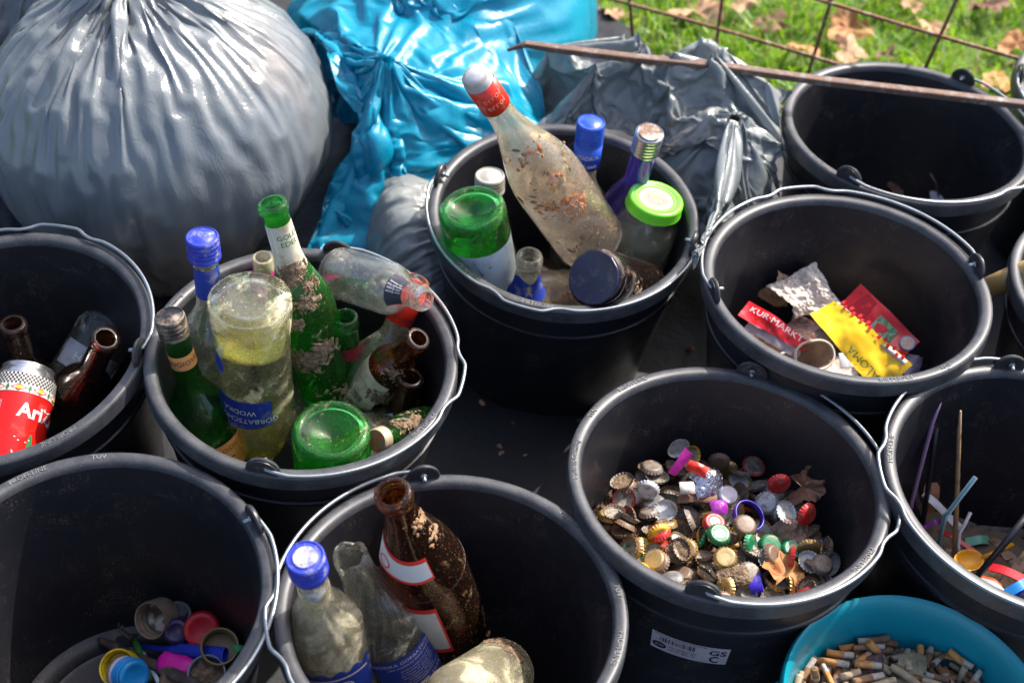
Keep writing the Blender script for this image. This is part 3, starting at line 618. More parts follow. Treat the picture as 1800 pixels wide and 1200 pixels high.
def make_bucket(k, label, lug, side, kink=0, texts=(), handle=True):
    """lug: angle of one lug; side: +1 wire runs counter-clockwise from that lug to the opposite one"""
    M = bmat(k) @ Matrix.Translation((0, 0, -DB))
    t = thing('mortar_bucket', label, 'bucket', M, 'black mortar buckets')
    up = lambda VF: ([(x, y, z+DB) for x, y, z in VF[0]], VF[1])
    o_, i_ = bucket_profile()
    n = 6
    body = lathe(list(reversed(i_))[:-1] + [], 96); ob = lathe(o_, 96)
    mk('bucket_wall', up(join(lathe(i_[3:], 96), lathe(o_[7:], 96))), BLK, t, angle=35)
    mk('rim', up(lathe(list(reversed(i_[:4]))+o_[1:8], 120)), RIMM, t, angle=60)
    for a in (lug, lug+180):
        ca = R(a); N = 18; V, F = [], []
        for yy in (-.0022, .0022):      # half-disc plate standing on the rim
            V.append((0, yy, -.002))
            for i in range(N+1):
                q = math.pi*i/N; V.append((.0150*math.cos(q), yy, .0015+.0150*math.sin(q)))
            V.append((-.015, yy, -.002)); V.append((.015, yy, -.002))
        m_ = N+4
        for i in range(1, N+1): F += [(0, i, i+1), (m_, m_+i+1, m_+i)]
        F += [(0, N+1, N+2), (m_, m_+N+2, m_+N+1), (0, N+3, 1), (m_, m_+1, m_+N+3)]
        ring = [N+3]+list(range(1, N+2))+[N+2]
        for i in range(len(ring)-1): F.append((ring[i], m_+ring[i], m_+ring[i+1], ring[i+1]))
        # flange bead round the plate's edge
        bead = tube([(.0150*math.cos(math.pi*i/N), .001, .0015+.0150*math.sin(math.pi*i/N)) for i in range(N+1)], .0022, 8)
        X = Matrix.Rotation(ca, 4, 'Z') @ Matrix.Translation((.1555, 0, DB)) @ Matrix.Rotation(R(90), 4, 'Z')
        lg = mk('handle_lug', xf(join((V, F), bead), X), LUGM, t, angle=40)
        pin = join(tube([(0, -.001, .0065), (0, .010, .0065), (0, .0115, .0065)], [.0023, .0023, .0012], 10), tube([(0, .0035, .0065), (0, .0055, .0065)], .0036, 12))
        mk('wire_end', xf(pin, X), wire_m, lg)
    if handle:
        pts = []
        for i in range(121):
            u = i/120; a = R(lug+side*180*u)
            d = min(1, u/.05, (1-u)/.05)
            rr = .1575+.0045*d; zz = DB+.0075-.0035*math.sin(math.pi*u)**.5 - .0
            c = abs(u-.5+kink)
            kk = max(0, min(1, (.068-c)/.03)); kk = kk*kk*(3-2*kk)
            rr += .0048*kk - .0025*math.exp(-((c-.085)/.02)**2)
            if i in (0, 120): rr -= .004
            pts.append((rr*math.cos(a), rr*math.sin(a), zz))
        mk('wire_handle', tube(pts, .0020, 10), wire_m, t)
    for s, a in texts: rim_text_b(t, s, a)
    return t
def rim_text_b(t, s, a): rim_text(t, s, a, z=DB+.0002)
W = world_ang
make_bucket('C', 'black bucket of glass bottles in front of the blue bag', W('C', 768, 310), 1, 0, [('PROFI-LINE', 260), ('TÜV  GS', 225)])
make_bucket('L2', 'black bucket crammed with bottles, second from the left', W('L2', 467, 828), 1, 0, [('PROFI-LINE', -30), ('Made in Germany', 165)])
make_bucket('R2', 'black bucket holding red and yellow wrappers and dirty paper', W('R2', 1268, 535), -1, 0, [('PROFI-LINE', -78), ('TÜV', -55)])
B3 = make_bucket('R3', 'black bucket full of crown caps with a paper sticker on its side', W('R3', 1235, 1045), 1, 0, [('Made in Germany', 178), ('TÜV', 152), ('PROFI-LINE', 128), ('PROFI-LINE', -38)])
make_bucket('B2', 'black bucket with three tall bottles at the bottom centre', W('B2', 748, 832), 1, 0, [('PROFI-LINE', -12), ('TÜV', 12), ('Made in Germany', 42)])
make_bucket('B1', 'black bucket with jar lids and toothbrushes at the bottom left', W('B1', 440, 915), -1, 0, [('PROFI-LINE', 128), ('TÜV', 103)])
make_bucket('L1', 'black bucket with a red drinks can at the left edge', W('L1', 235, 635), 1, .02, [('PROFI-LINE', -50)])
make_bucket('R1', 'almost empty black bucket under the rusty iron bar', W('R1', 1498, 312), 1, 0, [('PROFI-LINE', 215)])
make_bucket('RR', 'black bucket of straws and plastic cutlery at the right edge', W('RR', 1772, 645), 1, 0, [('PROFI-LINE', 170)])
make_bucket('RX2', 'black bucket behind the wooden stick at the right edge', 60, -1, 0)
make_bucket('RX1', 'black bucket at the right edge beyond the empty one', 172, 1, 0)
# ---- stickers
def sticker(k, a0, a1, z0, z1, name, tilt=0, seed=0):
    par = [o for o in sc.objects if o.type == 'EMPTY' and o.get('category') == 'bucket' and (o.location-(bmat(k) @ Vector((0, 0, -DB)))).length < 1e-3][0]
    def rad(z): return .1465+(.1195-.1465)*(-z-.061)/(.251-.061)+.0006
    def pt(u, v, off=0):
        z = z0+(z1-z0)*v+tilt*(u-.5); a = R(a0+(a1-a0)*u); r = rad(z)+off; return (r*math.cos(a), r*math.sin(a), z+DB)
    V, F = [], []; n = 14
    for j in range(5):
        for i in range(n+1): V.append(pt(i/n, j/4))
    for j in range(4):
        for i in range(n): F.append((j*(n+1)+i, j*(n+1)+i+1, (j+1)*(n+1)+i+1, (j+1)*(n+1)+i))
    st = mk('sticker', (V, F), label_mat('sticker_paper', (.46, .40, .44), .1), par)
    asp = (R(a1-a0)*.135)/(z1-z0)
    def put(VF, u, v, nm, mat):
        mk(nm, ([pt(u+x/asp, v+y, .0003) for x, y, z in VF[0]], VF[1]), mat, st, smooth=False)
    rn = random.Random(seed+1); Vb, Fb = [], []
    x = 0
    while x < .46*asp:
        wd = rn.choice((.012, .012, .024, .036)); kx = len(Vb); Vb += [(x, 0, 0), (x+wd, 0, 0), (x+wd, .27, 0), (x, .27, 0)]; Fb.append((kx, kx+1, kx+2, kx+3)); x += wd+rn.choice((.012, .024, .03))
    put((Vb, Fb), .11, .55, 'barcode', ink_black)
    put(text_mesh('GS', .42, 0, 1.1, .008), .86, .66, 'sticker_lettering', ink_black)
    put(lathe_ring(.12, .19, 250), .85, .27, 'sticker_emblem', ink_black)
    put(ellipse_mesh(.23, .17), .12, .30, 'sticker_emblem', ink_black)
    put(text_mesh('GW', .17, .0), .12, .30, 'sticker_lettering', plain('sticker_pale', (.46, .40, .44), .6, dirt=0))
    put(text_mesh('Nicht geeignet fuer\nLebensmittel  12 l\nArt.-Nr. 0412 / 31', .12), .42, .30, 'sticker_lettering', ink_black)
    put(text_mesh('PROFI-LINE  MOERTELKASTEN EIMER 12 l', .10), .42, .92, 'sticker_lettering', ink_black)
def lathe_ring(r0, r1, deg):
    V, F = [], []; n = 24
    for i in range(n+1):
        a = R(55+deg*i/n); V += [(r0*math.cos(a), r0*math.sin(a), 0), (r1*math.cos(a), r1*math.sin(a), 0)]
    for i in range(n): F.append((2*i, 2*i+1, 2*i+3, 2*i+2))
    return V, F
def ellipse_mesh(a, b, n=24, z=0): return [(a*math.cos(2*math.pi*i/n), b*math.sin(2*math.pi*i/n), z) for i in range(n)], [tuple(range(n))]
sticker('R3', -118, -87, -.118, -.088, 'R3')
sticker('L2', -60, -33, -.10, -.072, 'L2', seed=4)
# ---- teal bucket
TEAL = plain('teal_plastic', (.002, .23, .30), .3, dirt=.05, dcol=(.01, .12, .15), dscale=20)
TM = Matrix.Translation((.393, .649, -.06))
tb = thing('teal_bucket', 'small teal plastic bucket with cigarette ends', 'bucket', TM @ Matrix.Translation((0, 0, -.195)))
pr = [(.0, .004), (.082, .004), (.088, .010), (.1125, .170), (.1150, .184), (.1185, .193), (.1215, .1955), (.1238, .193), (.1245, .187), (.1235, .182), (.1205, .183), (.1165, .180), (.0895, .002), (.0, .0)]
mk('bucket_wall', lathe(pr, 120), TEAL, tb, angle=50)
hp = [(.127*math.cos(R(a)), .127*math.sin(R(a)), .176-.055*math.sin(math.pi*(a-172)/176)) for a in range(172, 350, 4)]
mk('wire_handle', tube(hp, .002, 8), wire_m, tb)
for a in (172, 352):
    mk('handle_lug', xf(box(.008, .018, .020, .1235, 0, .174, .003), Matrix.Rotation(R(a), 4, 'Z')), TEAL, tb)
# ---------------------------------------------------------------- bottles
def arc(p0, p1, n, bulge):        # smooth shoulder between two (r,z) points
    return [(p0[0]+(p1[0]-p0[0])*s, p0[1]+(p1[1]-p0[1])*(1-(1-t)**1)) for t, s in [(i/n, (1-math.cos(math.pi*i/n))/2 if not bulge else math.sin(math.pi/2*i/n)**bulge) for i in range(n+1)]]
def prof_bottle(rb, H, hb, hn, rn, lip=.0022, liph=.010, punt=.008, bead=True, sh=0, thread=False):
    """outer profile: body radius rb up to hb, shoulder up to hn, neck radius rn, height H"""
    p = [(0, punt), (rb*.45, punt*.75), (rb*.72, punt*.15), (rb*.80, 0), (rb*.92, .0012), (rb*.985, .005), (rb, .011), (rb, hb*.5), (rb, hb)]
    n = 12
    for i in range(1, n+1):
        t = i/n
        if sh == 0: s = (1-math.cos(math.pi*t))/2
        elif sh == 1: s = t**1.6*.5+(1-math.cos(math.pi*t))/4
        else: s = 1-math.sqrt(max(0, 1-t*t)) if t < .8 else .4+(t-.8)*3
        p.append((rb+(rn-rb)*min(1, s), hb+(hn-hb)*t))
    e = rn*.94
    p.append((e, H-liph-.008))
    if thread:
        for i in range(3):
            z = H-liph-.004+i*.0042; p += [(e, z), (e+.0012, z+.0009), (e+.0012, z+.0019), (e, z+.0028)]
        p += [(e+.0003, H-.001), (e-.0008, H)]
    elif bead: p += [(e, H-liph-.001), (e+lip*.5, H-liph), (e+lip, H-liph+.002), (e+lip, H-.004), (e+lip*.7, H-.001), (e-.0003, H)]
    else: p += [(e, H-.001), (e-.0008, H)]
    return p
def shell(p, t=.0023):
    inn = []
    k = len(p)
    for i, (r, z) in enumerate(p):
        if i < 8: continue
        rr = max(r-t, .003)
        inn.append((min(rr, p[-1][0]-.0016) if z > p[-1][1]-.012 else rr, z if i > 9 else z))
    top = p[-1][1]
    inn = [(min(r, p[-1][0]-.0012), z) for r, z in inn[-1:]]+list(reversed([q for q in inn[:-1]]))
    rb = p[6][0]
    tail = [(rb-t, .016), (rb*.90, .0095), (rb*.7, p[2][1]+.0050), (rb*.4, p[1][1]+.0045), (0, p[0][1]+.0045)]
    return p+inn+tail
def label_patch(rf, z0, z1, a0, a1, off=.0005, top=None, n=28, m=12):
    """rf: radius as a function of z; top: optional outline shaping the upper and lower edges"""
    V, F = [], []
    for j in range(m+1):
        for i in range(n+1):
            u = i/n; zz0, zz1 = (z0, z1) if top is None else top(u, z0, z1)
            z = zz0+(zz1-zz0)*j/m; a = R(a0+(a1-a0)*u); r = rf(z)+off; V.append((r*math.cos(a), r*math.sin(a), z))
    for j in range(m):
        for i in range(n): F.append((j*(n+1)+i, j*(n+1)+i+1, (j+1)*(n+1)+i+1, (j+1)*(n+1)+i))
    return V, F
def radius_fn(p):
    q = sorted([(z, r) for r, z in p[6:]], key=lambda s: s[0])
    def f(z):
        for (z0, r0), (z1, r1) in zip(q, q[1:]):
            if z0 <= z <= z1: return r0+(r1-r0)*((z-z0)/(z1-z0) if z1 > z0 else 0)
        return q[-1][1] if z > q[-1][0] else q[0][1]
    return f
def wrap(VF, rf, z, a, off=.0008, rot=0):
    out = []
    c, s = math.cos(R(rot)), math.sin(R(rot))
    r0 = rf(z)
    for x, y, zz in VF[0]:
        x, y = x*c-y*s, x*s+y*c
        r = rf(z+y)+off+zz; an = R(a)+x/r0; out.append((r*math.cos(an), r*math.sin(an), z+y))
    return out, VF[1]
def clumps(rf, zs, angs, n, size, seed, mat, parent):
    """soil and leaf crumbs dried on to the glass"""
    rn = random.Random(seed)
    for (z, a, s, k) in zs:
        V, F = [], []
        for q in range(k):
            dz, da = rn.gauss(0, .45)*s, rn.gauss(0, .5)*s/rf(z)
            zz, aa = z+dz, R(a)+da; r = rf(zz)+.0004; sz = rn.uniform(.0010, .0036)*(1.2-min(1, abs(dz)/s))
            c = Vector((r*math.cos(aa), r*math.sin(aa), zz)); kx = len(V)
            nrm = Vector((math.cos(aa), math.sin(aa), 0)); tx = Vector((-math.sin(aa), math.cos(aa), 0)); up = Vector((0, 0, 1))
            th = rn.random()*3.1; e1 = tx*math.cos(th)+up*math.sin(th); e2 = nrm.cross(e1)
            L1 = sz*rn.uniform(.8, 2.2); L2 = sz*rn.uniform(.5, 1); L3 = sz*rn.uniform(.3, .7)
            for i in range(6):
                b = math.pi*i/3; V.append(c+e1*L1*math.cos(b)*rn.uniform(.7, 1.2)+e2*L2*math.sin(b)*rn.uniform(.7, 1.2))
            V.append(c+nrm*L3+e1*rn.uniform(-.3, .3)*L1); V.append(c+nrm*L3*.7+e2*rn.uniform(-.4, .4)*L2)
            for i in range(6): F.append((kx+i, kx+(i+1) % 6, kx+(6 if i < 3 else 7)))
            F += [(kx, kx+6, kx+7), (kx+3, kx+7, kx+6)]
        props(mk('dried_soil', (V, F), mat, parent, smooth=False), kind='stuff')
def screw_cap(r, h, mat, parent, z, ribs=60, name='screw_cap', skirt=0, top_mat=None):
    p = [(0, h-.0004), (r*.55, h-.0004), (r*.6, h-.0012), (r*.85, h-.0012), (r*.90, h), (r*.97, h-.0008), (r, h-.0025)]
    zz = h-.004
    while zz > .003: p += [(r, zz), (r*.975, zz-.0006), (r*.975, zz-.0014), (r, zz-.002)]; zz -= .0052
    p += [(r*1.01, .0012), (r*1.01, 0), (r*.88, 0), (r*.88, h*.5), (0, h*.55)]
    c = mk(name, ([(x, y, q+z) for x, y, q in lathe(p, 96, wob=lambda a, q, rr: rr*(1+(.012 if rr > r*.96 and q > h*.25 else 0)*math.cos(ribs*a)))[0]], lathe(p, 96)[1]), mat, parent, angle=50)
    if skirt:
        mk('neck_sleeve', ([(x, y, q) for x, y, q in lathe([(r*.99, z), (r*.99, z-skirt*.3), (r*1.0, z-skirt), (r*.93, z-skirt), (r*.93, z)], 64)[0]], lathe([(0, 0)]*5, 64)[1]), mat, parent)
    return c
# --- glass
G_CLEAR = glass('clear_glass', (.96, .98, .96), .32, (.45, .42, .33), .30, .035, glow=.0, specks=.8)
G_DUSTY = glass('dusty_clear_glass', (.95, .96, .91), .42, (.46, .42, .31), .28, .045, glow=.01, specks=.9)
G_MILKY = glass('milky_clear_glass', (.95, .94, .86), .70, (.42, .38, .26), .28, .12, dscale=20, glow=.02, specks=1)
G_WINE = glass('rust_smeared_glass', (.97, .94, .88), .38, (.60, .40, .22), .32, .03, dscale=17, glow=.035, specks=1)
G_GREEN = glass('green_glass', (.20, .82, .25), .20, (.30, .26, .15), .22, .012, glow=.025)
G_DKGREEN = glass('dark_green_glass', (.14, .70, .20), .18, (.24, .24, .12), .22, .012, glow=.015)
G_BROWN = glass('brown_glass', (.50, .17, .04), .20, (.24, .17, .10), .18, .012, specks=.9, glow=.006)
G_DKBROWN = glass('dark_brown_glass', (.34, .14, .08), .24, (.18, .12, .08), .22, .03)
G_VIOLET = glass('violet_glass', (.36, .28, .78), .34, (.26, .18, .20), .2, .03, glow=.05)
BLUEC = plain('blue_cap_paint', (.015, .07, .45), .35, dirt=.08, dcol=(.42, .38, .32), dscale=90)
BLUEC2 = plain('worn_blue_cap_paint', (.025, .045, .42), .4, dirt=.24, dcol=(.40, .36, .30), dscale=110)
SILV = plain('silver_cap', (.62, .62, .64), .25, .95, .2, (.25, .2, .15), 80)
BLKC = plain('dirty_black_cap', (.045, .035, .03), .5, dirt=.45, dcol=(.26, .20, .15), dscale=80)
REDC = plain('red_foil', (.72, .03, .012), .3, dirt=.12, dcol=(.5, .3, .2), dscale=60)
BLUEL = label_mat('blue_label', (.018, .045, .30), .22, (.42, .36, .30))
CREAML = label_mat('cream_label', (.60, .55, .42), .30, (.30, .22, .12))
ORANGEL = label_mat('orange_label', (.70, .30, .10), .15)
WHITEL = label_mat('white_label', (.55, .54, .52), .2, (.25, .2, .2))
REDL = label_mat('red_label_print', (.62, .03, .02), .12)
GREYL = label_mat('silver_grey_label', (.36, .42, .46), .30, (.16, .20, .24))
GRP = 'glass bottles in the buckets'
def bottle(label, base, tip, prof, gm, roll=0, name='glass_bottle', cat='bottle', group=GRP, wob=None, N=56, t=.0023):
    L = (tip-base).length; H = prof[-1][1]; k = 1
    T = thing(name, label, cat, frame(base, base+(tip-base).normalized(), roll), group)
    mk('glass_body', lathe(shell(prof, t), N, wob=wob), gm, T, angle=75)
    return T, radius_fn(prof)
def vert(px, py, z, H, lean=(0, 0)):   # upright bottle whose top is seen at the pixel
    t = P(px, py, z); return t-Vector((lean[0], lean[1], 1)).normalized()*H, t

# ======== second bucket from the left
b, t = vert(355, 415, .130, .285, (0, .05)); p = prof_bottle(.034, .270, .150, .205, .0135, bead=False)
T, rf = bottle('clear bottle with worn blue screw cap and blue neck label behind the black-capped green one', b, t, p, G_CLEAR)
screw_cap(.0165, .026, BLUEC2, T, .259)
mk('neck_label', label_patch(rf, .212, .250, -75, 75), BLUEL, T)
b, t = aim((297, 555), .065, (395, 860), .262); p = prof_bottle(.037, .25, .120, .180, .0135, bead=False)
T, rf = bottle('green wine bottle with dirty black screw cap and orange labels', t, b, p, G_GREEN) if False else bottle('green wine bottle with dirty black screw cap and orange labels', t, b, p, G_DKGREEN)
screw_cap(.0155, .024, BLKC, T, .238)
l = mk('neck_label', label_patch(rf, .198, .216, -95, 95), ORANGEL, T); mk('lettering', wrap(text_mesh('SANGIOVESE', .0085), rf, .207, 0), ink_black, l, smooth=False)
l = mk('label', label_patch(rf, .058, .102, -80, 80), ORANGEL, T)
mk('lettering', wrap(text_mesh('VINO ROSSO', .0095), rf, .092, 8), ink_black, l, smooth=False); mk('lettering', wrap(text_mesh('C', .022), rf, .072, 25), ink_black, l, smooth=False)
# inverted clear bottle, its base up
b, t = vert(439, 522, .085, .30, (.03, .02))
p = prof_bottle(.0415, .30, .170, .245, .0145, bead=False, punt=.005)
p = [(r*(1 if z < .03 or z > .16 else .94), z) for r, z in p]
p = p[:7]+[(.0405, .03), (.0385, .05), (.0380, .10), (.0395, .150)]+[q for q in p[8:]]
T, rf = bottle('upside-down clear bottle with yellow contents and a blue label', t, b, p, glass('yellowed_glass', (.97, .97, .90), .40, (.55, .50, .32), .35, .02, specks=.8), N=72)
knurl = [((.0395+.0012*(i % 2))*math.cos(2*math.pi*i/120), (.0395+.0012*(i % 2))*math.sin(2*math.pi*i/120), .0035) for i in range(120)]
mk('knurled_base', tube(knurl+knurl[:1], .0011, 6, False), G_DUSTY, T)
mk('yellow_contents', lathe([(0, .040), (.026, .036), (.0345, .044), (.034, .062), (.028, .066), (0, .060)], 40, wob=lambda a, z, r: r*(1+.06*math.sin(3*a+z*60))), glass('yellow_liquid', (.95, .88, .30), .3, (.5, .42, .10), .5, .07), T)
mk('yellow_contents', lathe([(0, .170), (.026, .166), (.034, .178), (.030, .215), (.020, .235), (0, .236)], 40), glass('yellow_liquid', (.95, .88, .30), .3, (.5, .42, .10), .5, .07), T)
l = mk('label', label_patch(rf, .115, .160, -22, 75, top=lambda u, a, c: (a-.000, c-.010*(1-u))), BLUEL, T)
mk('lettering', wrap(text_mesh('WODKA', .0095), rf, .130, 30), ink_white, l, smooth=False); mk('lettering', wrap(text_mesh('GORBATSCHOW', .0095), rf, .142, 22), ink_white, l, smooth=False)
l = mk('round_label', wrap(ellipse_mesh(.009, .013), rf, .075, 66), BLUEL, T)
# muddy green beer bottle leaning at the back
b, t = vert(478, 356, .150, .262, (-.19, .06)); p = prof_bottle(.0335, .262, .135, .215, .0138)
p = prof_bottle(.0335, .262, .120, .205, .0140)
T, rf = bottle('tall green beer bottle with cream neck label, caked in mud, leaning over the others', b, t, p, G_GREEN)
l = mk('neck_label', label_patch(rf, .188, .240, -90, 80, top=lambda u, a, c: (a-.006*math.sin(u*9), c)), CREAML, T)
mk('lettering', wrap(text_mesh('GOLD\nEDEL', .0085), rf, .222, 22), ink_green, l, smooth=False)
mk('neck_band', wrap(([(x*.9, y, z) for x, y, z in box(.009, .028, .0002)[0]], box(.009, .028, .0002)[1]), rf, .222, -55), ink_white, l, smooth=False)
clumps(rf, [(.184, 5, .012, 300), (.176, -25, .012, 200), (.150, 12, .013, 140), (.128, -28, .010, 90), (.075, -30, .022, 380), (.088, 15, .014, 160), (.02, 20, .02, 40), (.165, 35, .01, 70)], 0, 0, 0, 3, soil, T)
# small clear bottle lying on top
a, c = aim((748, 527), .062, (592, 478), .150, True); p = prof_bottle(.0285, .150, .088, .128, .0125, thread=True)
T, rf = bottle('small clear bottle lying on top with its open mouth to the right', c, a, p, G_CLEAR, roll=0)
l = mk('neck_label', label_patch(rf, .108, .126, -70, 60), label_mat('black_label', (.035, .035, .05), .2, (.2, .2, .2)), T)
mk('lettering', wrap(text_mesh('unser Bestes\nohne Zusatz\nabgefuellt fuer\nden Genuss', .0030), rf, .117, -8, rot=-90), ink_white, l, smooth=False)
# red-necked clear bottle under it
a = P(733, 490, .030); c = bmat('L2') @ Vector((.058, .050, -.125)); H = (a-c).length; p = prof_bottle(.0345, H, H-.115, H-.065, .0140)
T, rf = bottle('clear bottle with a red foil collar, half under the small lying bottle', c, a, p, G_DUSTY)
mk('foil_collar', lathe([(.0158, H-.052), (.0168, H-.008), (.0152, H-.008), (.0148, H-.052)], 48, loop=True), REDC, T)
mk('lettering', wrap(text_mesh('HERVE · HERVE', .006), lambda z: .0170, H-.044, 0), ink_black, T, smooth=False)
mk('lettering', wrap(text_mesh('FINNE', .012), rf, H-.102, 10), ink_white, T, smooth=False)
# green threaded mouth
b, t = vert(607, 556, .005, .19); p = prof_bottle(.030, .19, .09, .14, .0140, thread=True)
T, rf = bottle('green threaded bottle mouth with a red band, standing behind the muddy green bottle', b, t, p, G_GREEN)
mk('neck_label', label_patch(rf, .135, .152, -170, 170), label_mat('dark_red_label', (.22, .015, .02), .25), T)
# small brown bottle with barcode label
a, c = aim((736, 594), .010, (634, 706), .150); p = prof_bottle(.0265, .150, .085, .118, .0125)
T, rf = bottle('small brown bottle with a barcode label, lying slanted', c, a, p, G_BROWN)
l = mk('label', label_patch(rf, .028, .082, -80, 30), CREAML, T)
rn = random.Random(4); Vb, Fb = [], []; x = -.012
while x < .012:
    wd = rn.choice((.0004, .0008, .0012)); k = len(Vb); Vb += [(x, -.005, 0), (x+wd, -.005, 0), (x+wd, .005, 0), (x, .005, 0)]; Fb.append((k, k+1, k+2, k+3)); x += wd+rn.choice((.0004, .0008))
mk('barcode', wrap((Vb, Fb), rf, .038, -28), ink_black, l, smooth=False)
mk('lettering', wrap(text_mesh('Kraeuterlikoer 0,02 l\n35 % vol', .0045), rf, .062, -28), ink_black, l, smooth=False)
clumps(rf, [(.06, 40, .02, 130), (.10, 20, .012, 60)], 0, 0, 0, 9, soil, T)
# open dark brown neck
b, t = vert(722, 662, -.035, .19, (.17, .04)); p = prof_bottle(.030, .19, .095, .150, .0135)
T, rf = bottle('dark brown open bottle standing right of the barcode bottle', b, t, p, G_DKBROWN)
l = mk('label', wrap(ellipse_mesh(.011, .013, 4), rf, .128, -38), label_mat('pale_blue_label', (.30, .45, .55), .3), T)
# inverted green bottle
b, t = vert(582, 752, -.005, .230, (.02, -.04)); p = prof_bottle(.0395, .235, .15, .20, .0140, punt=.016)
T, rf = bottle('upside-down green bottle with a round domed base at the front', t, b, p, G_GREEN, N=72)
knurl = [((.0325+.0011*(i % 2))*math.cos(2*math.pi*i/110), (.0325+.0011*(i % 2))*math.sin(2*math.pi*i/110), .0015) for i in range(110)]
mk('knurled_base', tube(knurl+knurl[:1], .0012, 6, False), G_GREEN, T)
mk('label', label_patch(rf, .058, .10, -40, 50), WHITEL, T)
# miniature
a, c = aim((662, 774), -.020, (752, 742), .09); p = prof_bottle(.019, .088, .042, .062, .0105, bead=False)
T, rf = bottle('muddy miniature green bottle with a red and green cap lying at the right front rim', c, a, p, G_GREEN)
cp = screw_cap(.0125, .012, plain('pale_gold_cap', (.48, .40, .26), .4, .3, .3), T, .079)
mk('cap_print', ([(x, y, z+.0915) for x, y, z in ellipse_mesh(.0112, .0112)[0]], ellipse_mesh(1, 1)[1]), plain('red_green_print', (.05, .20, .08), .5, dirt=.75, dcol=(.50, .05, .03), dscale=110), T)
clumps(rf, [(.04, 0, .018, 200), (.055, 40, .01, 80)], 0, 0, 0, 6, soil, T)
# pink labelled bottle at the back
b, t = vert(462, 452, .048, .20); p = prof_bottle(.018, .20, .10, .17, .0120, bead=False)
T, rf = bottle('slim white bottle with a bright pink band between the muddy green bottle and the rim', b, t, p, G_MILKY)
mk('label', label_patch(rf, .150, .185, -180, 180), label_mat('pink_label', (.75, .02, .30), .1), T)
# fill at the bottom of the bucket: more bottles lying flat
for k, (x, y, z, an, g_, lab) in enumerate([(-.23, .93, -.205, 20, G_CLEAR, 'clear bottle lying flat at the bottom left of the crammed bucket'), (-.17, .98, -.20, 100, G_DKGREEN, 'dark green bottle lying flat at the bottom right of the crammed bucket'), (-.20, .99, -.15, -35, G_CLEAR, 'clear bottle lying across the lower bottles of the crammed bucket'), (-.15, .94, -.11, 60, G_DUSTY, 'dusty clear bottle wedged under the barcode bottle')]):
    dd = Vector((math.cos(R(an)), math.sin(R(an)), .15)).normalized()
    p = prof_bottle(.032, .17, .10, .14, .013); bottle(lab, Vector((x, y, z))-dd*.085, Vector((x, y, z))+dd*.085, p, g_)

# ======== bucket of glass in front of the blue bag
def stain(rf, z, a, s, seed, mat, parent, elong=1):
    n = 72; V = [((rf(z)+.0006)*math.cos(R(a)), (rf(z)+.0006)*math.sin(R(a)), z)]
    for m_ in (.5, 1):
        for i in range(n):
            q = 2*math.pi*i/n; r = s*m_*(.35+1.1*abs(fbm(math.cos(q)*2.2+seed, math.sin(q)*2.2, seed, 5)))
            zz = z+r*math.sin(q)*elong; an = R(a)+r*math.cos(q)/rf(z); rr = rf(zz)+.0005; V.append((rr*math.cos(an), rr*math.sin(an), zz))
    F = [(0, 1+i, 1+(i+1) % n) for i in range(n)]+[(1+i, 1+n+i, 1+n+(i+1) % n, 1+(i+1) % n) for i in range(n)]
    mk('dried_stain', (V, F), mat, parent)
a, c = aim((836, 135), .215, (1040, 425), .315, True); p = prof_bottle(.0415, .318, .125, .262, .0150, sh=0, lip=.0012, punt=.012)
T, rf = bottle('large wine bottle with a red foil collar, smeared with rust and leaning across its bucket', c, a, p, G_WINE, N=72)
mk('foil_collar', lathe([(.0168, .268), (.0166, .306), (.0155, .306), (.0158, .268)], 56, loop=True), REDC, T)
mk('stopper', lathe([(.0158, .305), (.0160, .312), (.0145, .317), (.009, .3200), (0, .3206)], 40), plain('frosted_stopper', (.50, .50, .50), .15, dirt=.25, dcol=(.3, .25, .2)), T)
mk('lettering', wrap(text_mesh('Ferrol\nFerrol', .0115), lambda z: .0169, .287, -5, off=.0004), label_mat('pale_red_print', (.75, .25, .2), 0), T, smooth=False)
rustd = plain('rust_residue', (.42, .12, .03), .9, dirt=.5, dcol=(.5, .33, .2), dscale=90, bmp=.001)
clumps(rf, [(.125, -5, .018, 45), (.108, 15, .016, 45), (.135, -25, .012, 25), (.16, 10, .014, 14), (.20, 0, .02, 16)], 0, 0, 0, 14, rustd, T)
clumps(rf, [(.05, 0, .05, 25), (.15, 0, .06, 30), (.21, 0, .04, 15)], 0, 0, 0, 15, soil, T)
rust_print = plain('rust_smear', (.50, .17, .06), .85, dirt=.55, dcol=(.55, .42, .32), dscale=120)
for z_, a_, s_, e_ in ((.118, 4, .017, .6), (.105, -12, .012, .6), (.128, -22, .008, .8), (.165, 8, .010, .7), (.205, -4, .009, 1.2)): stain(rf, z_, a_, s_, z_*90, rust_print, T, e_)
b, t = vert(1039, 215, .055, .285); p = prof_bottle(.034, .270, .150, .205, .0135, bead=False)
T, rf = bottle('clear bottle with a bright blue screw cap and sleeve beside the violet bottle', b, t, p, G_DUSTY)
screw_cap(.0170, .030, BLUEC, T, .256)
mk('neck_sleeve', lathe([(.0168, .222), (.0172, .256), (.016, .256), (.0158, .222)], 48, loop=True), BLUEC, T)
mk('lettering', wrap(text_mesh('VODKA', .0085), lambda z: .0174, .243, 0, off=.0004), ink_white, T, smooth=False); mk('lettering', wrap(text_mesh('DeLuxe', .0085), lambda z: .0174, .231, 0, off=.0004), ink_white, T, smooth=False)
a = P(1143, 232, .078); c = bmat('C') @ Vector((.074, .080, -.150)); c = a+(c-a).normalized()*.2626; c0 = bmat('C') @ Vector((.074, .080, -.150)); hv = (a-c0).length; p = prof_bottle(.032, .25, .13, .185, .0150, bead=False)
T, rf = bottle('violet bottle with a tall silver cap leaning at the back right of its bucket', c, a, p, G_VIOLET)
screw_cap(.0168, .030, SILV, T, .232, ribs=0)
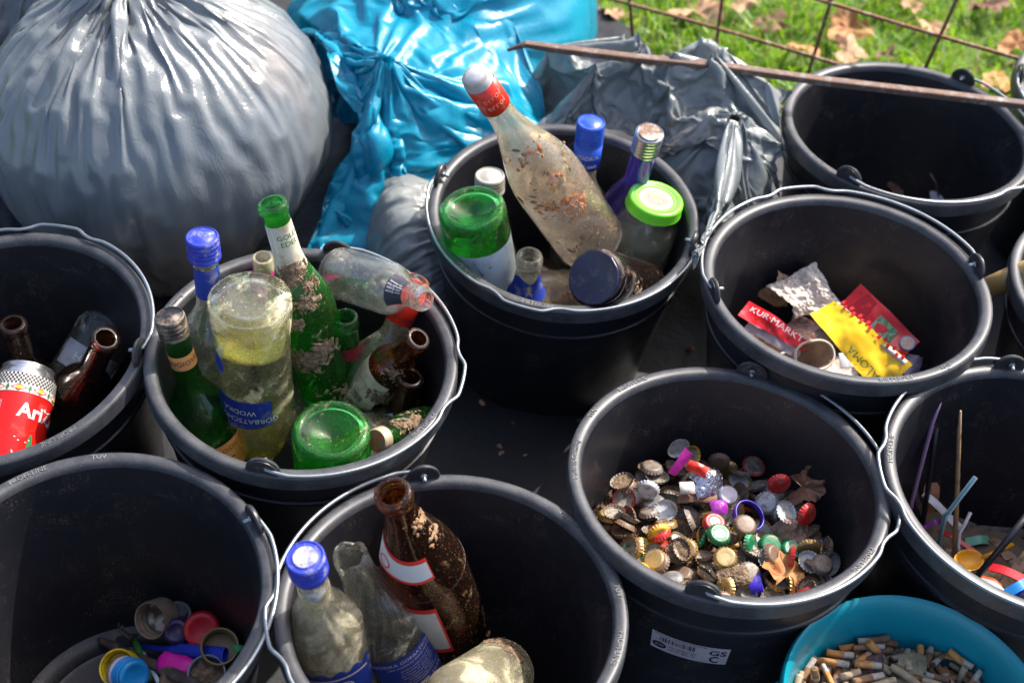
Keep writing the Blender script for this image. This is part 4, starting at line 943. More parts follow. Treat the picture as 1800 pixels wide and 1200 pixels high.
mk('cap_dirt', ([(x, y, z+.2626) for x, y, z in ellipse_mesh(.0135, .0135)[0]], ellipse_mesh(1, 1)[1]), plain('cap_top_dirt', (.42, .40, .38), .7, dirt=.7, dcol=(.16, .08, .04), dscale=120), T)
# jar with green lid
b, t = vert(1154, 348, .000, .115, (.14, .05)); jp = [(0, .006), (.022, .004), (.029, 0), (.033, .002), (.0365, .010), (.0375, .03), (.0375, .07), (.036, .080), (.031, .087), (.0300, .092), (.0300, .104), (.0290, .106)]
T = thing('glass_jar', 'glass jar with a lime green printed lid and cloudy contents', 'jar', frame(b, t, 0))
jin = [(r-.0025, max(z, .006)) for r, z in reversed(jp[4:-1])]
mk('glass_body', lathe(jp+jin+[(.02, .007), (0, .008)], 64), G_DUSTY, T, angle=75)
mk('cloudy_contents', lathe([(0, .012), (.03, .010), (.0335, .02), (.0340, .055), (.0335, .062), (0, .058)], 48), glass('cloudy_liquid', (.96, .95, .84), .3, (.62, .58, .42), .4, .30, glow=.2), T)
LIME = plain('lime_lid_paint', (.18, .68, .03), .35, dirt=.12, dcol=(.3, .3, .1), dscale=60)
lid = mk('jar_lid', lathe([(0, .1135), (.021, .1135), (.0215, .1145), (.027, .1145), (.029, .1158), (.0318, .1155), (.0332, .1135), (.0335, .112), (.0335, .103), (.0345, .1005), (.0335, .0998), (.032, .100), (.032, .111), (0, .112)], 96, wob=lambda a, z, r: r*(1+(.01*math.cos(48*a) if z < .112 and r > .033 else 0))), LIME, T, angle=50)
for k, (r0, r1, c) in enumerate([(.0262, .0272, (.03, .30, .04)), (.0205, .0210, (.03, .30, .04)), (.0125, .0135, (.62, .05, .03)), (.0105, .0125, (.75, .35, .08)), (.0085, .0105, (.20, .10, .42))]):
    rg = [(r0*math.cos(2*math.pi*i/60), r0*math.sin(2*math.pi*i/60), .1139+(.0012 if r0 > .022 else 0)) for i in range(60)]+[(r1*math.cos(2*math.pi*i/60), r1*math.sin(2*math.pi*i/60), .1139+(.0012 if r0 > .022 else 0)) for i in range(60)]
    mk('printed_ring', (rg, [(i, (i+1) % 60, 60+(i+1) % 60, 60+i) for i in range(60)]), plain('lid_print_%d' % k, c, .45, dirt=.1), lid)
mk('printed_ring', ([(x, y, .1138) for x, y, z in ellipse_mesh(.0205, .0205, 48)[0]], ellipse_mesh(1, 1, 48)[1]), plain('lid_pale', (.52, .80, .30), .45, dirt=.1), lid)
mk('printed_ring', ([(x, y, .1141) for x, y, z in ellipse_mesh(.0085, .0085, 48)[0]], ellipse_mesh(1, 1, 48)[1]), plain('lid_gold', (.60, .45, .15), .45, dirt=.4, dcol=(.45, .1, .08), dscale=300), lid)
# green inverted with silver label
b, t = vert(829, 362, .040, .245, (-.17, -.02)); p = prof_bottle(.0385, .255, .17, .22, .0145, punt=.014)
T, rf = bottle('upside-down green bottle with a silver-white label, at the left of its bucket', t, b, p, G_GREEN, N=72)
knurl = [((.0315+.001*(i % 2))*math.cos(2*math.pi*i/110), (.0315+.001*(i % 2))*math.sin(2*math.pi*i/110), .0014) for i in range(110)]
mk('knurled_base', tube(knurl+knurl[:1], .0011, 6, False), G_GREEN, T)
l = mk('label', label_patch(rf, .044, .155, -150, 100), GREYL, T)
mk('label_print', wrap(ellipse_mesh(.018, .022, 28), rf, .072, 22), label_mat('pale_label_print', (.60, .66, .68), .2), l)
mk('label_print', wrap(([(0, 0, 0), (.02, -.012, 0), (.012, .012, 0), (-.016, .010, 0)], [(0, 1, 2, 3)]), rf, .062, -14), label_mat('dark_label_print', (.08, .14, .18), .2), l)
b, t = vert(931, 448, -.000, .17); p = prof_bottle(.031, .17, .085, .135, .0150, thread=True)
T, rf = bottle('short clear bottle with an open threaded mouth and torn blue neck label', b, t, p, G_DUSTY)
l = mk('neck_label', label_patch(rf, .112, .142, -120, 120, top=lambda u, a, c: (a, c-.004*math.sin(u*14))), BLUEL, T)
stain(rf, .128, 10, .010, 5, label_mat('torn_paper', (.45, .40, .30), .4), T)
# dark bottle showing its base
a, c = aim((1043, 488), .010, (1142, 512), .15); p = prof_bottle(.034, .19, .12, .165, .0135, punt=.003)
T, rf = bottle('dark bottle lying with its round base towards the viewer', a, c, p, glass('blackish_glass', (.06, .05, .14), .32, (.20, .13, .09), .05, .02), N=72)
mk('base_disc', lathe([(0, -.0004), (.026, -.0004), (.0275, -.001), (.0290, -.0012), (.0305, -.0004), (.031, .002), (0, .002)], 72, wob=lambda a, z, r: r*(1+(.012*math.cos(60*a) if r > .028 else 0))), plain('blackish_glass_base', (.014, .012, .035), .25, dirt=.25, dcol=(.10, .07, .08), dscale=70), T)
clumps(rf, [(.05, 20, .02, 80), (.09, 40, .02, 80)], 0, 0, 0, 22, soil, T)
b, t = vert(861, 310, .030, .25, (-.04, .05)); p = prof_bottle(.032, .24, .13, .19, .0150, bead=False)
T, rf = bottle('clear bottle with a dull metal cap behind the upside-down green one', b, t, p, G_DUSTY)
screw_cap(.0175, .022, plain('dull_metal_cap', (.42, .40, .36), .45, .5, .3, (.3, .25, .18)), T, .230)
for k, (x, y, z, an, g_, lab) in enumerate([(.04, 1.26, -.16, 150, G_BROWN, 'rusty brown bottle lying deep behind the large wine bottle'), (.055, 1.225, -.20, 30, G_DUSTY, 'dusty clear bottle lying at the bottom of the bucket under the open threaded mouth'), (.06, 1.245, -.19, 75, G_VIOLET, 'dark violet bottle lying deep below the jar'), (.04, 1.235, -.185, 110, G_GREEN, 'green bottle lying deep under the upside-down green one'), (.05, 1.20, -.115, 5, G_WINE, 'rust-stained clear bottle wedged beneath the dark bottle')]):
    dd = Vector((math.cos(R(an)), math.sin(R(an)), .12)).normalized()
    p = prof_bottle(.034, .19, .11, .15, .013); bottle(lab, Vector((x, y, z))-dd*.09, Vector((x, y, z))+dd*.09, p, g_)

# ======== left bucket
CANR = plain('red_can_paint', (.62, .012, .010), .28, dirt=.10, dcol=(.5, .3, .25), dscale=30)
a, c = aim((50, 652), -.090, (-8, 905), .165, False)
T = thing('drinks_can', 'large red drinks can with a chequered band, leaning in the left bucket', 'drinks can', frame(c, a, 0))
mk('can_body', lathe([(0, .006), (.022, .004), (.0245, 0), (.0265, .001), (.033, .010), (.033, .150)], 64), CANR, T, angle=60)
mk('can_top', lathe([(.033, .150), (.0325, .153), (.0285, .160), (.0275, .1625), (.0283, .1645), (.0275, .166), (.0262, .1635), (.0255, .160), (0, .160)], 64), SILV, T, angle=60)
mk('pull_tab', lathe([(0, .1615), (.008, .1618), (.0085, .1624), (0, .163)], 24), SILV, T)
can_r = lambda z: .033
band = mk('printed_band', label_patch(can_r, .1285, .150, -180, 180, n=64), label_mat('silver_band', (.62, .60, .55), .2), T)
Vc, Fc = [], []
for j in range(5):
    for i in range(96):
        if (i+j) % 2:
            a0, a1 = i*3.75, (i+1)*3.75; k = len(Vc)
            for an, z in ((a0, .1375+j*.0025), (a1, .1375+j*.0025), (a1, .14+j*.0025), (a0, .14+j*.0025)): Vc.append((.0338*math.cos(R(an)), .0338*math.sin(R(an)), z))
            Fc.append((k, k+1, k+2, k+3))
mk('chequer_print', (Vc, Fc), ink_black, band, smooth=False)
for i in range(9):
    an = i*40-10
    mk('diamond_print', wrap(ellipse_mesh(.0085, .0040, 4), can_r, .1330, an, off=.0010), ink_red, band, smooth=False)
    mk('diamond_print', wrap(ellipse_mesh(.0030, .0022, 12), can_r, .1330, an, off=.0014), plain('yellow_print', (.75, .50, .03), .5, dirt=0), band, smooth=False)
    mk('diamond_print', wrap(ellipse_mesh(.0020, .0040, 4), can_r, .1330, an+20, off=.0012), ink_green, band, smooth=False)
mk('lettering', wrap(text_mesh('AriZona', .022, 0, 1, .0006), can_r, .108, 62, off=.0006), label_mat('silver_print', (.60, .62, .63), .1), T, smooth=False)
mk('lettering', wrap(text_mesh('MIT ECHTEM WASSERMELONEN GESCHMACK', .0042), can_r, .075, -38, off=.0006, rot=90), label_mat('silver_print', (.60, .62, .63), .1), T, smooth=False)
mk('leaf_print', wrap(ellipse_mesh(.0028, .012, 14), can_r, .072, 30, off=.0006), ink_green, T, smooth=False)
rn = random.Random(2)
mk('drop_prints', join(*[wrap(ellipse_mesh(.0011, .0006, 6), can_r, rn.uniform(.02, .08), rn.uniform(-10, 60), off=.0006) for _ in range(34)]), label_mat('silver_print', (.60, .62, .63), .1), T, smooth=False)
a, c = aim((186, 594), -.010, (105, 775), .25); p = prof_bottle(.032, .25, .13, .19, .0138)
bottle('dark brown bottle leaning right of the red can', c, a, p, G_DKBROWN)
b, t = vert(22, 568, -.045, .20); p = prof_bottle(.032, .20, .10, .15, .0135)
bottle('dark brown bottle neck standing behind the red can', b, t, p, G_DKBROWN)
c = P(75, 765, -.195); a = c+(P(160, 625, -.135)-c).normalized()*.16; p = prof_bottle(.034, .16, .11, .14, .0140, punt=.004)
T, rf = bottle('clear bottle lying behind the leaning brown bottle with pale lettering', a, c, p, G_CLEAR)
mk('label', label_patch(rf, .045, .075, -60, 60), label_mat('pale_blue_band', (.35, .38, .42), .4), T); mk('lettering', wrap(text_mesh('HOF', .014), rf, .06, 5, off=.0009, rot=180), ink_white, T, smooth=False)

# ======== bottom centre bucket
a, c = aim((533, 968), .090, (608, 1225), .29); H = .285
p = prof_bottle(.0350, .272, .150, .222, .0145, bead=False, sh=0)
T, rf = bottle('frosted yellowish bottle with a worn blue screw cap and blue label, front left', c, a, p, G_MILKY, N=72, wob=lambda an, z, r: r*(1+(.02*math.cos(14*an+z*60) if .152 < z < .215 else 0)))
screw_cap(.0172, .022, BLUEC2, T, .258)
mk('cap_top_print', ([(x, y, z+.2801) for x, y, z in ellipse_mesh(.0105, .0105)[0]], ellipse_mesh(1, 1)[1]), plain('worn_white', (.55, .50, .42), .5, dirt=.6, dcol=(.12, .14, .35), dscale=110), T)
mk('cap_band', lathe([(.0160, .252), (.0164, .258), (.0150, .258), (.0148, .252)], 48, loop=True), BLUEC2, T)
stain(rf, .236, -5, .016, 3, label_mat('torn_blue_label', (.10, .10, .30), .7, (.6, .55, .45)), T)
l = mk('label', label_patch(rf, .060, .125, -62, 62, top=lambda u, a, c: (a, c-.012*abs(2*u-1)**2+.004*math.sin(u*28))), BLUEL, T)
mk('label_border', label_patch(rf, .1125, .1155, -50, 50, off=.0009, top=lambda u, a, c: (a-.009*abs(2*u-1)**2, c-.009*abs(2*u-1)**2)), WHITEL, l)
mk('label_emblem', wrap(lathe_ring(.0095, .0115, 360), rf, .095, 0, off=.0010), WHITEL, l); mk('label_emblem', wrap(ellipse_mesh(.0062, .0080), rf, .095, 0, off=.0010), WHITEL, l)
# broken spiral-shouldered bottle
a, c = aim((602, 950), .035, (722, 1190), .25)
p = prof_bottle(.0385, .225, .135, .192, .0175, bead=False)
rj = random.Random(6); jag = [rj.uniform(-.006, .007) for _ in range(11)]
def wobs(an, z, r): return r*(1+(.035*math.cos(22*an-z*240)*math.sin(math.pi*(z-.135)/.057) if .135 < z < .192 else 0))
T = thing('broken_bottle', 'clear bottle with a broken off neck, spiral shoulders and a blue back label', 'bottle', frame(c, a), GRP)
VF = lathe(shell(p), 96, wob=wobs)
Vn = []
for v in VF[0]:
    an = math.atan2(v[1], v[0]); k = (an+math.pi)/(2*math.pi)*11; i = int(k) % 11; u = k-int(k); j = jag[i]*(1-u)+jag[(i+1) % 11]*u
    Vn.append((v[0], v[1], v[2]+(j if v[2] > .216 else 0)))
mk('glass_body', (Vn, VF[1]), G_CLEAR, T, angle=40); rf = radius_fn(p)
l = mk('label', label_patch(rf, .030, .098, -45, 75), BLUEL, T)
mk('lettering', wrap(text_mesh('WODKA GORBATSCHOW', .0070, wide=.95), rf, .091, 12, off=.0010), ink_white, l, smooth=False)
mk('lettering', wrap(text_mesh('DES WODKAS REINE SEELE', .0042), rf, .084, 12, off=.0010), ink_white, l, smooth=False)
for j in range(7): mk('small_print', wrap(text_mesh(['Dreifach gefiltert und mild', 'im Geschmack, so rein wie', 'das Wasser der Quelle, nach', 'altem Rezept gebrannt und', 'kalt filtriert. Alkohol', 'Serviervorschlag: eiskalt', 'WWW.WODKA-GORBATSCHOW.DE'][j], .0034), rf, .077-.0045*j, 18, off=.0010), ink_white, l, smooth=False)
mk('lettering', wrap(text_mesh('0,7l  37,5% vol', .0068), rf, .041, 42, off=.0010), ink_white, l, smooth=False)
mk('barcode_field', label_patch(rf, .020, .045, -30, 25, off=.0011), paper_w, l)
rn = random.Random(14); Vb, Fb = [], []; x = -.013
while x < .013:
    wd = rn.choice((.0003, .0006, .0009)); k = len(Vb); Vb += [(x, -.009, 0), (x+wd, -.009, 0), (x+wd, .009, 0), (x, .009, 0)]; Fb.append((k, k+1, k+2, k+3)); x += wd+rn.choice((.0003, .0006))
mk('barcode', wrap((Vb, Fb), rf, .0325, -2, off=.0016), ink_black, l, smooth=False)
mk('lettering', wrap(text_mesh('ZARIZA', .012, .0003), rf, .118, 10, off=.0004), G_DUSTY, T, smooth=False)
# brown bottle with red-bordered labels
a, c = aim((687, 860), .100, (800, 1120), .305)
p = prof_bottle(.0400, .300, .165, .262, .0155, sh=1, lip=.0028, liph=.013)
T, rf = bottle('tall dark brown bottle with red-edged white labels, leaning to the right', c, a, p, G_BROWN, N=72)
mk('body_seam', tube([(rf(.166)*1.006*math.cos(2*math.pi*i/60), rf(.166)*1.006*math.sin(2*math.pi*i/60), .166) for i in range(61)], .0009, 6, False), G_BROWN, T)
tp = lambda u, a, c: (a+.002*math.sin(u*6), c+.022*(1-u)**3)
l = mk('neck_label', label_patch(rf, .196, .222, -105, 8, off=.0006, top=tp), REDL, T); mk('label_field', label_patch(rf, .200, .218, -100, 6, off=.0012, top=tp), WHITEL, l)
mk('label_emblem', wrap(lathe_ring(.006, .0075, 360), rf, .212, -78, off=.0016), REDL, l, smooth=False)
l = mk('label', label_patch(rf, .055, .150, -95, -8, off=.0006), REDL, T); mk('label_field', label_patch(rf, .064, .143, -92, -11, off=.0012), WHITEL, l)
mk('label_emblem', wrap(lathe_ring(.015, .0165, 360), rf, .105, -75, off=.0017), label_mat('gold_print', (.50, .32, .10), .1), l, smooth=False)
clumps(rf, [(.255, 45, .012, 60), (.232, 60, .012, 30), (.02, 20, .03, 30)], 0, 0, 0, 31, plain('bark_crumbs', (.42, .24, .12), .9, dirt=.3), T)
# green straw inside
s = P(702, 905, .045); e = P(757, 1012, -.055)
o = mk('drinking_straw', tube([s, s.lerp(e, .5), e], .0016, 8), plain('green_straw', (.01, .22, .03), .4, dirt=.1)); props(o, 'dark green straw stuck inside the tall brown bottle', 'straw')
# cream bottle lying at the bottom
a, c = aim((886, 1178), -.150, (770, 1255), .16, False); p = prof_bottle(.034, .17, .115, .150, .0135, punt=.004)
T, rf = bottle('pale cloudy bottle lying below the tall brown bottle at the bottom edge', a, c, p, G_MILKY)
clumps(rf, [(.02, 60, .012, 90), (.03, 20, .012, 40)], 0, 0, 0, 33, soil, T)
# ---------------------------------------------------------------- crown caps
def crown_mesh(bent=0):
    N = 84; rings = [(0, .0062, 0), (.010, .0062, 0), (.0120, .0058, 0), (.0134, .0046, 0), (.0143, .0026, .35), (.0156, .0004, 1), (.0158, -.0001, 1), (.0152, .0004, 1), (.0138, .0024, .35), (.0128, .0042, 0), (.0118, .0050, 0), (.0, .0052, 0)]
    V, F, I = [], [], []
    for r, z, w_ in rings:
        for i in range(N):
            a = 2*math.pi*i/N; q = max(r, 1e-5)*(1+w_*.045*math.cos(21*a)); V.append((q*math.cos(a), q*math.sin(a)*(1-bent*.1), z-.003+w_*.0004*math.cos(21*a)+bent*.05*(q*math.cos(a))**2*30))
    for j in range(len(rings)-1):
        for i in range(N): F.append((j*N+i, j*N+(i+1) % N, (j+1)*N+(i+1) % N, (j+1)*N+i)); I.append(0 if j < 8 else 1)
    return V, F, I
def fill_mesh(k):
    N = 28; V = [(0, 0, .0002)]; F = []
    for rr in (.4, .75, 1):
        for i in range(N):
            a = 2*math.pi*i/N; V.append((.0132*rr*math.cos(a), .0132*rr*math.sin(a), -.0012+.0022*fbm(math.cos(a)*rr*2, math.sin(a)*rr*2, k*3.3)+(.0010 if rr < 1 else .0)))
    for i in range(N): F.append((0, 1+(i+1) % N, 1+i))
    for j in (0, 1):
        for i in range(N): F.append((1+j*N+i, 1+j*N+(i+1) % N, 1+(j+1)*N+(i+1) % N, 1+(j+1)*N+i))
    return V, F
def cp(n, c, metal=.5, rough=.35, dirt=.45): return plain('cap_'+n, c, rough, metal, dirt, (.15, .10, .07), 130, .0003)
LIN = plain('cap_liner', (.42, .44, .45), .4, 0, .3, (.2, .15, .1), 120); LIN2 = plain('cap_liner_dirty', (.30, .27, .22), .6, 0, .6, (.13, .09, .06), 130)
KIND = [('gold', (.50, .32, .11), 42), ('silver', (.50, .50, .50), 10), ('white', (.55, .55, .57), 12), ('rust_brown', (.17, .095, .055), 62), ('red', (.48, .02, .02), 6), ('green', (.01, .20, .08), 5), ('yellow', (.60, .35, .02), 6), ('blue', (.05, .05, .35), 2), ('dull_grey', (.24, .21, .18), 40)]
arr = np.array(CAPS, float).reshape(-1, 7); n_ = len(arr); arr[:, :3] /= 10000; arr[:, 3:7] /= 100
crowns = []
V, F, I = crown_mesh(); Vb_, Fb_, Ib_ = crown_mesh(1)
fills = [fill_mesh(k) for k in range(3)]
protos = {}
bagk = [k for k, (_, _, c) in enumerate(KIND) for _ in range(c)]
rn = random.Random(8); rn.shuffle(bagk)
BM3 = bmat('R3')
order = sorted(range(n_), key=lambda i: -arr[i, 2])
def cap_mats(k):
    nm, col, _ = KIND[k]
    return [cp(nm, col, .75 if nm in ('gold', 'silver') else (.1 if nm in ('rust_brown', 'dull_grey') else .25), .32 if nm in ('gold', 'silver') else .45, .65 if nm in ('rust_brown', 'dull_grey') else .35), LIN if nm in ('white', 'silver', 'gold') else LIN2]
names = {'gold': 'gold crown cap with dents and grime in the heap of caps', 'silver': 'silver crown cap in the heap of caps', 'white': 'white crown cap in the heap of caps', 'rust_brown': 'rusty brown soiled crown cap in the heap of caps', 'red': 'red crown cap in the heap of caps', 'green': 'green crown cap in the heap of caps', 'yellow': 'yellow crown cap in the heap of caps', 'blue': 'dark blue crown cap in the heap of caps', 'dull_grey': 'dull grey soiled crown cap in the heap of caps'}
LIFT = .034
def put_cap(k, M, label=None, bent=False, soilf=None):
    key = (k, bent)
    if key not in protos:
        vv, ff, ii = (Vb_, Fb_, Ib_) if bent else (V, F, I)
        protos[key] = mk('crown_cap', (vv, ff), cap_mats(k), idx=ii, angle=60); o = protos[key]
    else:
        o = protos[key].copy(); sc.collection.objects.link(o)
    o.matrix_world = M; props(o, label or names[KIND[k][0]], 'crown cap', 'crown caps' if label else KIND[k][0].replace('_', ' ')+' crown caps')
    if soilf is not None:
        fk = ('f', soilf)
        if fk not in protos: protos[fk] = mk('soil_fill', fills[soilf], soil); s_ = protos[fk]
        else: s_ = protos[fk].copy(); sc.collection.objects.link(s_)
        s_.parent = o
    return o
CS = Matrix.Diagonal((.81, .81, .80, 1))
for i in order[:78]:                # a second scatter of the topmost ones, turned about the bucket's axis
    x, y, z, a, b, c, d = arr[i]
    M = BM3 @ Matrix.Rotation(R(137), 4, 'Z') @ Matrix.Translation((x*.93, y*.93, z+LIFT+.004)) @ Quaternion((a, b, c, d)).normalized().to_matrix().to_4x4() @ CS
    put_cap(bagk[(i*5+3) % len(bagk)], M, bent=i % 3 == 0, soilf=i % 3 if i % 4 == 0 else None)
for q, i in enumerate(order):
    x, y, z, a, b, c, d = arr[i]
    M = BM3 @ Matrix.Translation((x*.97, y*.97, z+LIFT)) @ Quaternion((a, b, c, d)).normalized().to_matrix().to_4x4() @ CS
    put_cap(bagk[i % len(bagk)], M, bent=rn.random() < .3, soilf=rn.randrange(3) if rn.random() < .33 else None)
# caps one can point to, laid on top of the heap and facing up
def heap_z(px, py): return P(px, py, -.118)
def top_cap(px, py, k, lab, up=1, tilt=(0, 0), z=-.105, ring=None, tcol=None, txt=None):
    p = P(px, py, z); M = Matrix.Translation(p) @ Matrix.Rotation(R(tilt[0]), 4, 'X') @ Matrix.Rotation(R(tilt[1]), 4, 'Y') @ Matrix.Rotation(R(12), 4, 'Z') @ CS
    if up < 0: M = M @ Matrix.Rotation(math.pi, 4, 'X')
    o = put_cap(k, M, lab, False)
    if ring:
        disc = lambda r0, r1, zz: ([(r0*math.cos(2*math.pi*i/40), r0*math.sin(2*math.pi*i/40), zz) for i in range(40)]+[(r1*math.cos(2*math.pi*i/40), r1*math.sin(2*math.pi*i/40), zz) for i in range(40)], [(i, (i+1) % 40, 40+(i+1) % 40, 40+i) for i in range(40)])
        mk('cap_print', disc(.0001, .0112, .0034), plain('print_'+lab[:12], ring[1], .45, .1, .25), o); mk('cap_print', disc(.0068, .0104, .0037), plain('ringp_'+lab[:12], ring[0], .45, .1, .25), o)
        if txt:
            tv, tf = text_mesh(txt, .0030); out = []
            for x, y, zz in tv:
                an = math.pi/2-x/.0086; r = .0086+y; out.append((r*math.cos(an), r*math.sin(an), .0040))
            mk('lettering', (out, tf), ink_white, o, smooth=False)
            if 'Alp' in txt: mk('cap_print', ([(x*.0045, y*.005, .0040) for x, y in ((-1, -.8), (.2, -1), (1, -.2), (.4, .3), (.7, 1), (-.1, .7), (-.8, .9), (-.4, 0))], [tuple(range(8))]), plain('cap_figure', (.50, .38, .12), .5, .2, .2), o)
    return o
top_cap(1265, 938, 5, 'green and cream printed crown cap with a red centre, in the middle of the heap', 1, (10, 5), -.098, ((.01, .22, .10), (.55, .50, .38)), txt='SPEZIAL · PREMIUM · BRAUEREI')
top_cap(1394, 965, 5, 'green printed crown cap with pale centre at the right of the heap', 1, (12, 8), -.112, ((.01, .22, .14), (.40, .50, .30)), txt='Alpirsbacher · Alpirsbacher')
top_cap(1275, 980, 0, 'cleanest gold crown cap facing up at the front of the heap', 1, (18, -6), -.100, ((.46, .34, .14), (.52, .40, .20)))
top_cap(1352, 983, 2, 'white crown cap lying upside down at the front right of the heap', -1, (14, 8), -.108)
top_cap(1256, 918, 4, 'red ringed pink crown cap behind the green and cream one', 1, (5, 4), -.103, ((.50, .03, .04), (.50, .32, .28)))
top_cap(1170, 898, 1, 'pale green crown cap lying upside down at the left of the heap', -1, (12, -14), -.110)
top_cap(1320, 955, 5, 'bright green crown cap standing on edge', 1, (40, 55), -.104)
top_cap(1143, 988, 1, 'silver printed crown cap at the front left of the heap', 1, (20, -14), -.122, ((.40, .40, .40), (.45, .35, .33)))
top_cap(1130, 962, 6, 'orange yellow crown cap at the left front of the heap', 1, (14, -8), -.120)
top_cap(1280, 870, 1, 'silver crown cap with violet tint in the middle back of the heap', 1, (16, 10), -.100, ((.42, .38, .48), (.45, .42, .50)))
top_cap(1380, 900, 1, 'upturned silver cap with a green edge at the right back', -1, (15, 25), -.095)
top_cap(1310, 922, 3, 'round brown soil-filled cap right of the middle of the heap', 1, (10, 5), -.092)
top_cap(1460, 990, 2, 'grey disc-like cap leaning on the right bucket wall', -1, (25, -45), -.112)
top_cap(1440, 1020, 2, 'white cap lying upside down nearest to the right front rim', -1, (20, -10), -.115)
top_cap(1205, 965, 0, 'gold crown cap left of the clean gold one', 1, (20, -25), -.110)
top_cap(1370, 852, 4, 'red crown cap lying at the back right of the heap', 1, (75, 5), -.085)
top_cap(1420, 905, 4, 'bright red crown cap on edge below the dry leaf in the caps bucket', 1, (60, 35), -.088)
top_cap(1138, 862, 2, 'white crown cap on its side at the back left of the heap', 1, (80, -10), -.104)
top_cap(1160, 940, 6, 'bright yellow crown cap on its side left of the middle', 1, (70, 20), -.108)
# plastic screw caps, foil and leaves among the crown caps
def put(name, label, cat, VF, mat, px, py, z, rot=(0, 0, 0), group=None, **kw):
    o = mk(name, VF, mat, **kw); o.location = P(px, py, z); o.rotation_euler = tuple(R(v) for v in rot); return props(o, label, cat, group)
def crumple(w_, d_, n, amp, seed, fold_=1.5, th=.0004):
    """paper creased along random straight folds"""
    rn_ = random.Random(seed); V, F = [], []; S = max(w_, d_)
    cr = []
    for _ in range(int(5+fold_*4)):
        a = rn_.random()*math.pi; cr.append((math.cos(a), math.sin(a), rn_.uniform(-.38, .38)*S, rn_.choice((-1, 1))*rn_.uniform(.4, 1)))
    tot = sum(abs(c[3]) for c in cr)*.30*S
    for j in range(n+1):
        for i in range(n+1):
            x, y = (i/n-.5)*w_, (j/n-.5)*d_
            ed = 1+.10*fbm(x/S*3, y/S*3, seed, 3); x *= ed; y *= ed
            h = sum(k*abs(cx*x+cy_*y-s0) for cx, cy_, s0, k in cr)/tot
            sx = sum(k*cy_*abs(cx*x+cy_*y-s0) for cx, cy_, s0, k in cr)/tot; sy = sum(k*cx*abs(cx*x+cy_*y-s0) for cx, cy_, s0, k in cr)/tot
            r2 = (x/w_)**2+(y/d_)**2
            V.append((x*.86+amp*.5*sx, y*.86+amp*.5*sy, amp*(1.6*h-1.4*r2+.10*fbm(x/S*9, y/S*9, seed+4, 3))))
    for j in range(n):
        for i in range(n): F.append((j*(n+1)+i, j*(n+1)+i+1, (j+1)*(n+1)+i+1, (j+1)*(n+1)+i))
    return V, F
foil = plain('silver_foil', (.62, .60, .66), .2, .9, .1, (.3, .2, .3))
put('foil_scrap', 'crumpled silver violet foil at the back of the heap', 'foil', crumple(.040, .032, 22, .012, 3.1), foil, 1258, 838, -.075, (15, 5, 20), smooth=False)
put('cap_leaf', 'brown leaf leaning on the wall at the back right of the caps', 'leaf', leaf_mesh(.022, rnd, .7), LEAF[1], 1412, 855, -.080, (50, 10, 10))
put('cap_leaf', 'orange brown torn leaf at the front right of the heap of caps', 'leaf', leaf_mesh(.026, rnd, .5), LEAF[2], 1382, 1012, -.108, (15, 5, 80))
put('cap_leaf', 'thin brown leaf across the pale green cap', 'leaf', crumple(.05, .012, 16, .004, 7), LEAF[1], 1228, 872, -.094, (20, 0, 5))
put('paper_scrap', 'pinkish torn label paper at the right of the heap', 'paper', crumple(.042, .040, 24, .016, 9.4), label_mat('pink_paper', (.42, .26, .22), .5), 1405, 928, -.096, (20, -10, 30), smooth=False)
put('cork_crumb', 'crumbly clod of soil at the front of the heap', 'soil clod', crumple(.034, .022, 30, .010, 5.7, 5), soil, 1290, 1012, -.098, (20, 0, 15), smooth=False)
put('foil_scrap', 'bright magenta plastic strip standing at the back of the heap', 'plastic scrap', crumple(.012, .036, 12, .003, 2.2), plain('magenta_plastic', (.62, .02, .32), .35, dirt=.1), 1195, 815, -.070, (60, 25, -20))
put('foil_scrap', 'purple plastic disc in the middle back of the heap', 'plastic scrap', crumple(.021, .017, 14, .004, 4.4), plain('purple_plastic', (.33, .03, .35), .35, dirt=.2), 1268, 888, -.092, (18, 0, 10))
put('foil_scrap', 'red plastic scrap behind the silver foil', 'plastic scrap', crumple(.026, .014, 12, .006, 6.4), REDC, 1226, 822, -.070, (40, 0, -30))
put('paper_scrap', 'small printed white paper tag on the heap', 'paper', box(.017, .013, .0008), paper_w, 1208, 857, -.086, (25, 10, 15))
put('screw_cap', 'dark blue violet plastic screw cap standing at the front of the heap', 'screw cap', lathe([(0, .004), (.013, .004), (.014, .003), (.014, -.009), (.0125, -.009), (.0125, .002), (0, .002)], 60, wob=lambda a, z, r: r*(1+.02*math.cos(30*a))), plain('violet_plastic', (.04, .02, .42), .35, dirt=.2), 1335, 1028, -.112, (15, 70, 20), 'plastic caps among the crown caps', angle=50)
put('screw_cap', 'blue ring behind the round soil-filled cap', 'screw cap', lathe([(.0165, .001), (.0175, 0), (.0170, -.006), (.0155, -.006), (.0155, 0)], 48, loop=True), plain('violet_plastic', (.04, .02, .42), .35, dirt=.2), 1318, 905, -.097, (10, 20, 0), 'plastic caps among the crown caps')
put('screw_cap', 'blue plastic scrap beneath the soil clod', 'screw cap', box(.016, .02, .003, bev=.001), plain('azure_plastic', (.02, .22, .55), .35, dirt=.2), 1308, 1040, -.125, (20, 30, 10), 'plastic caps among the crown caps')
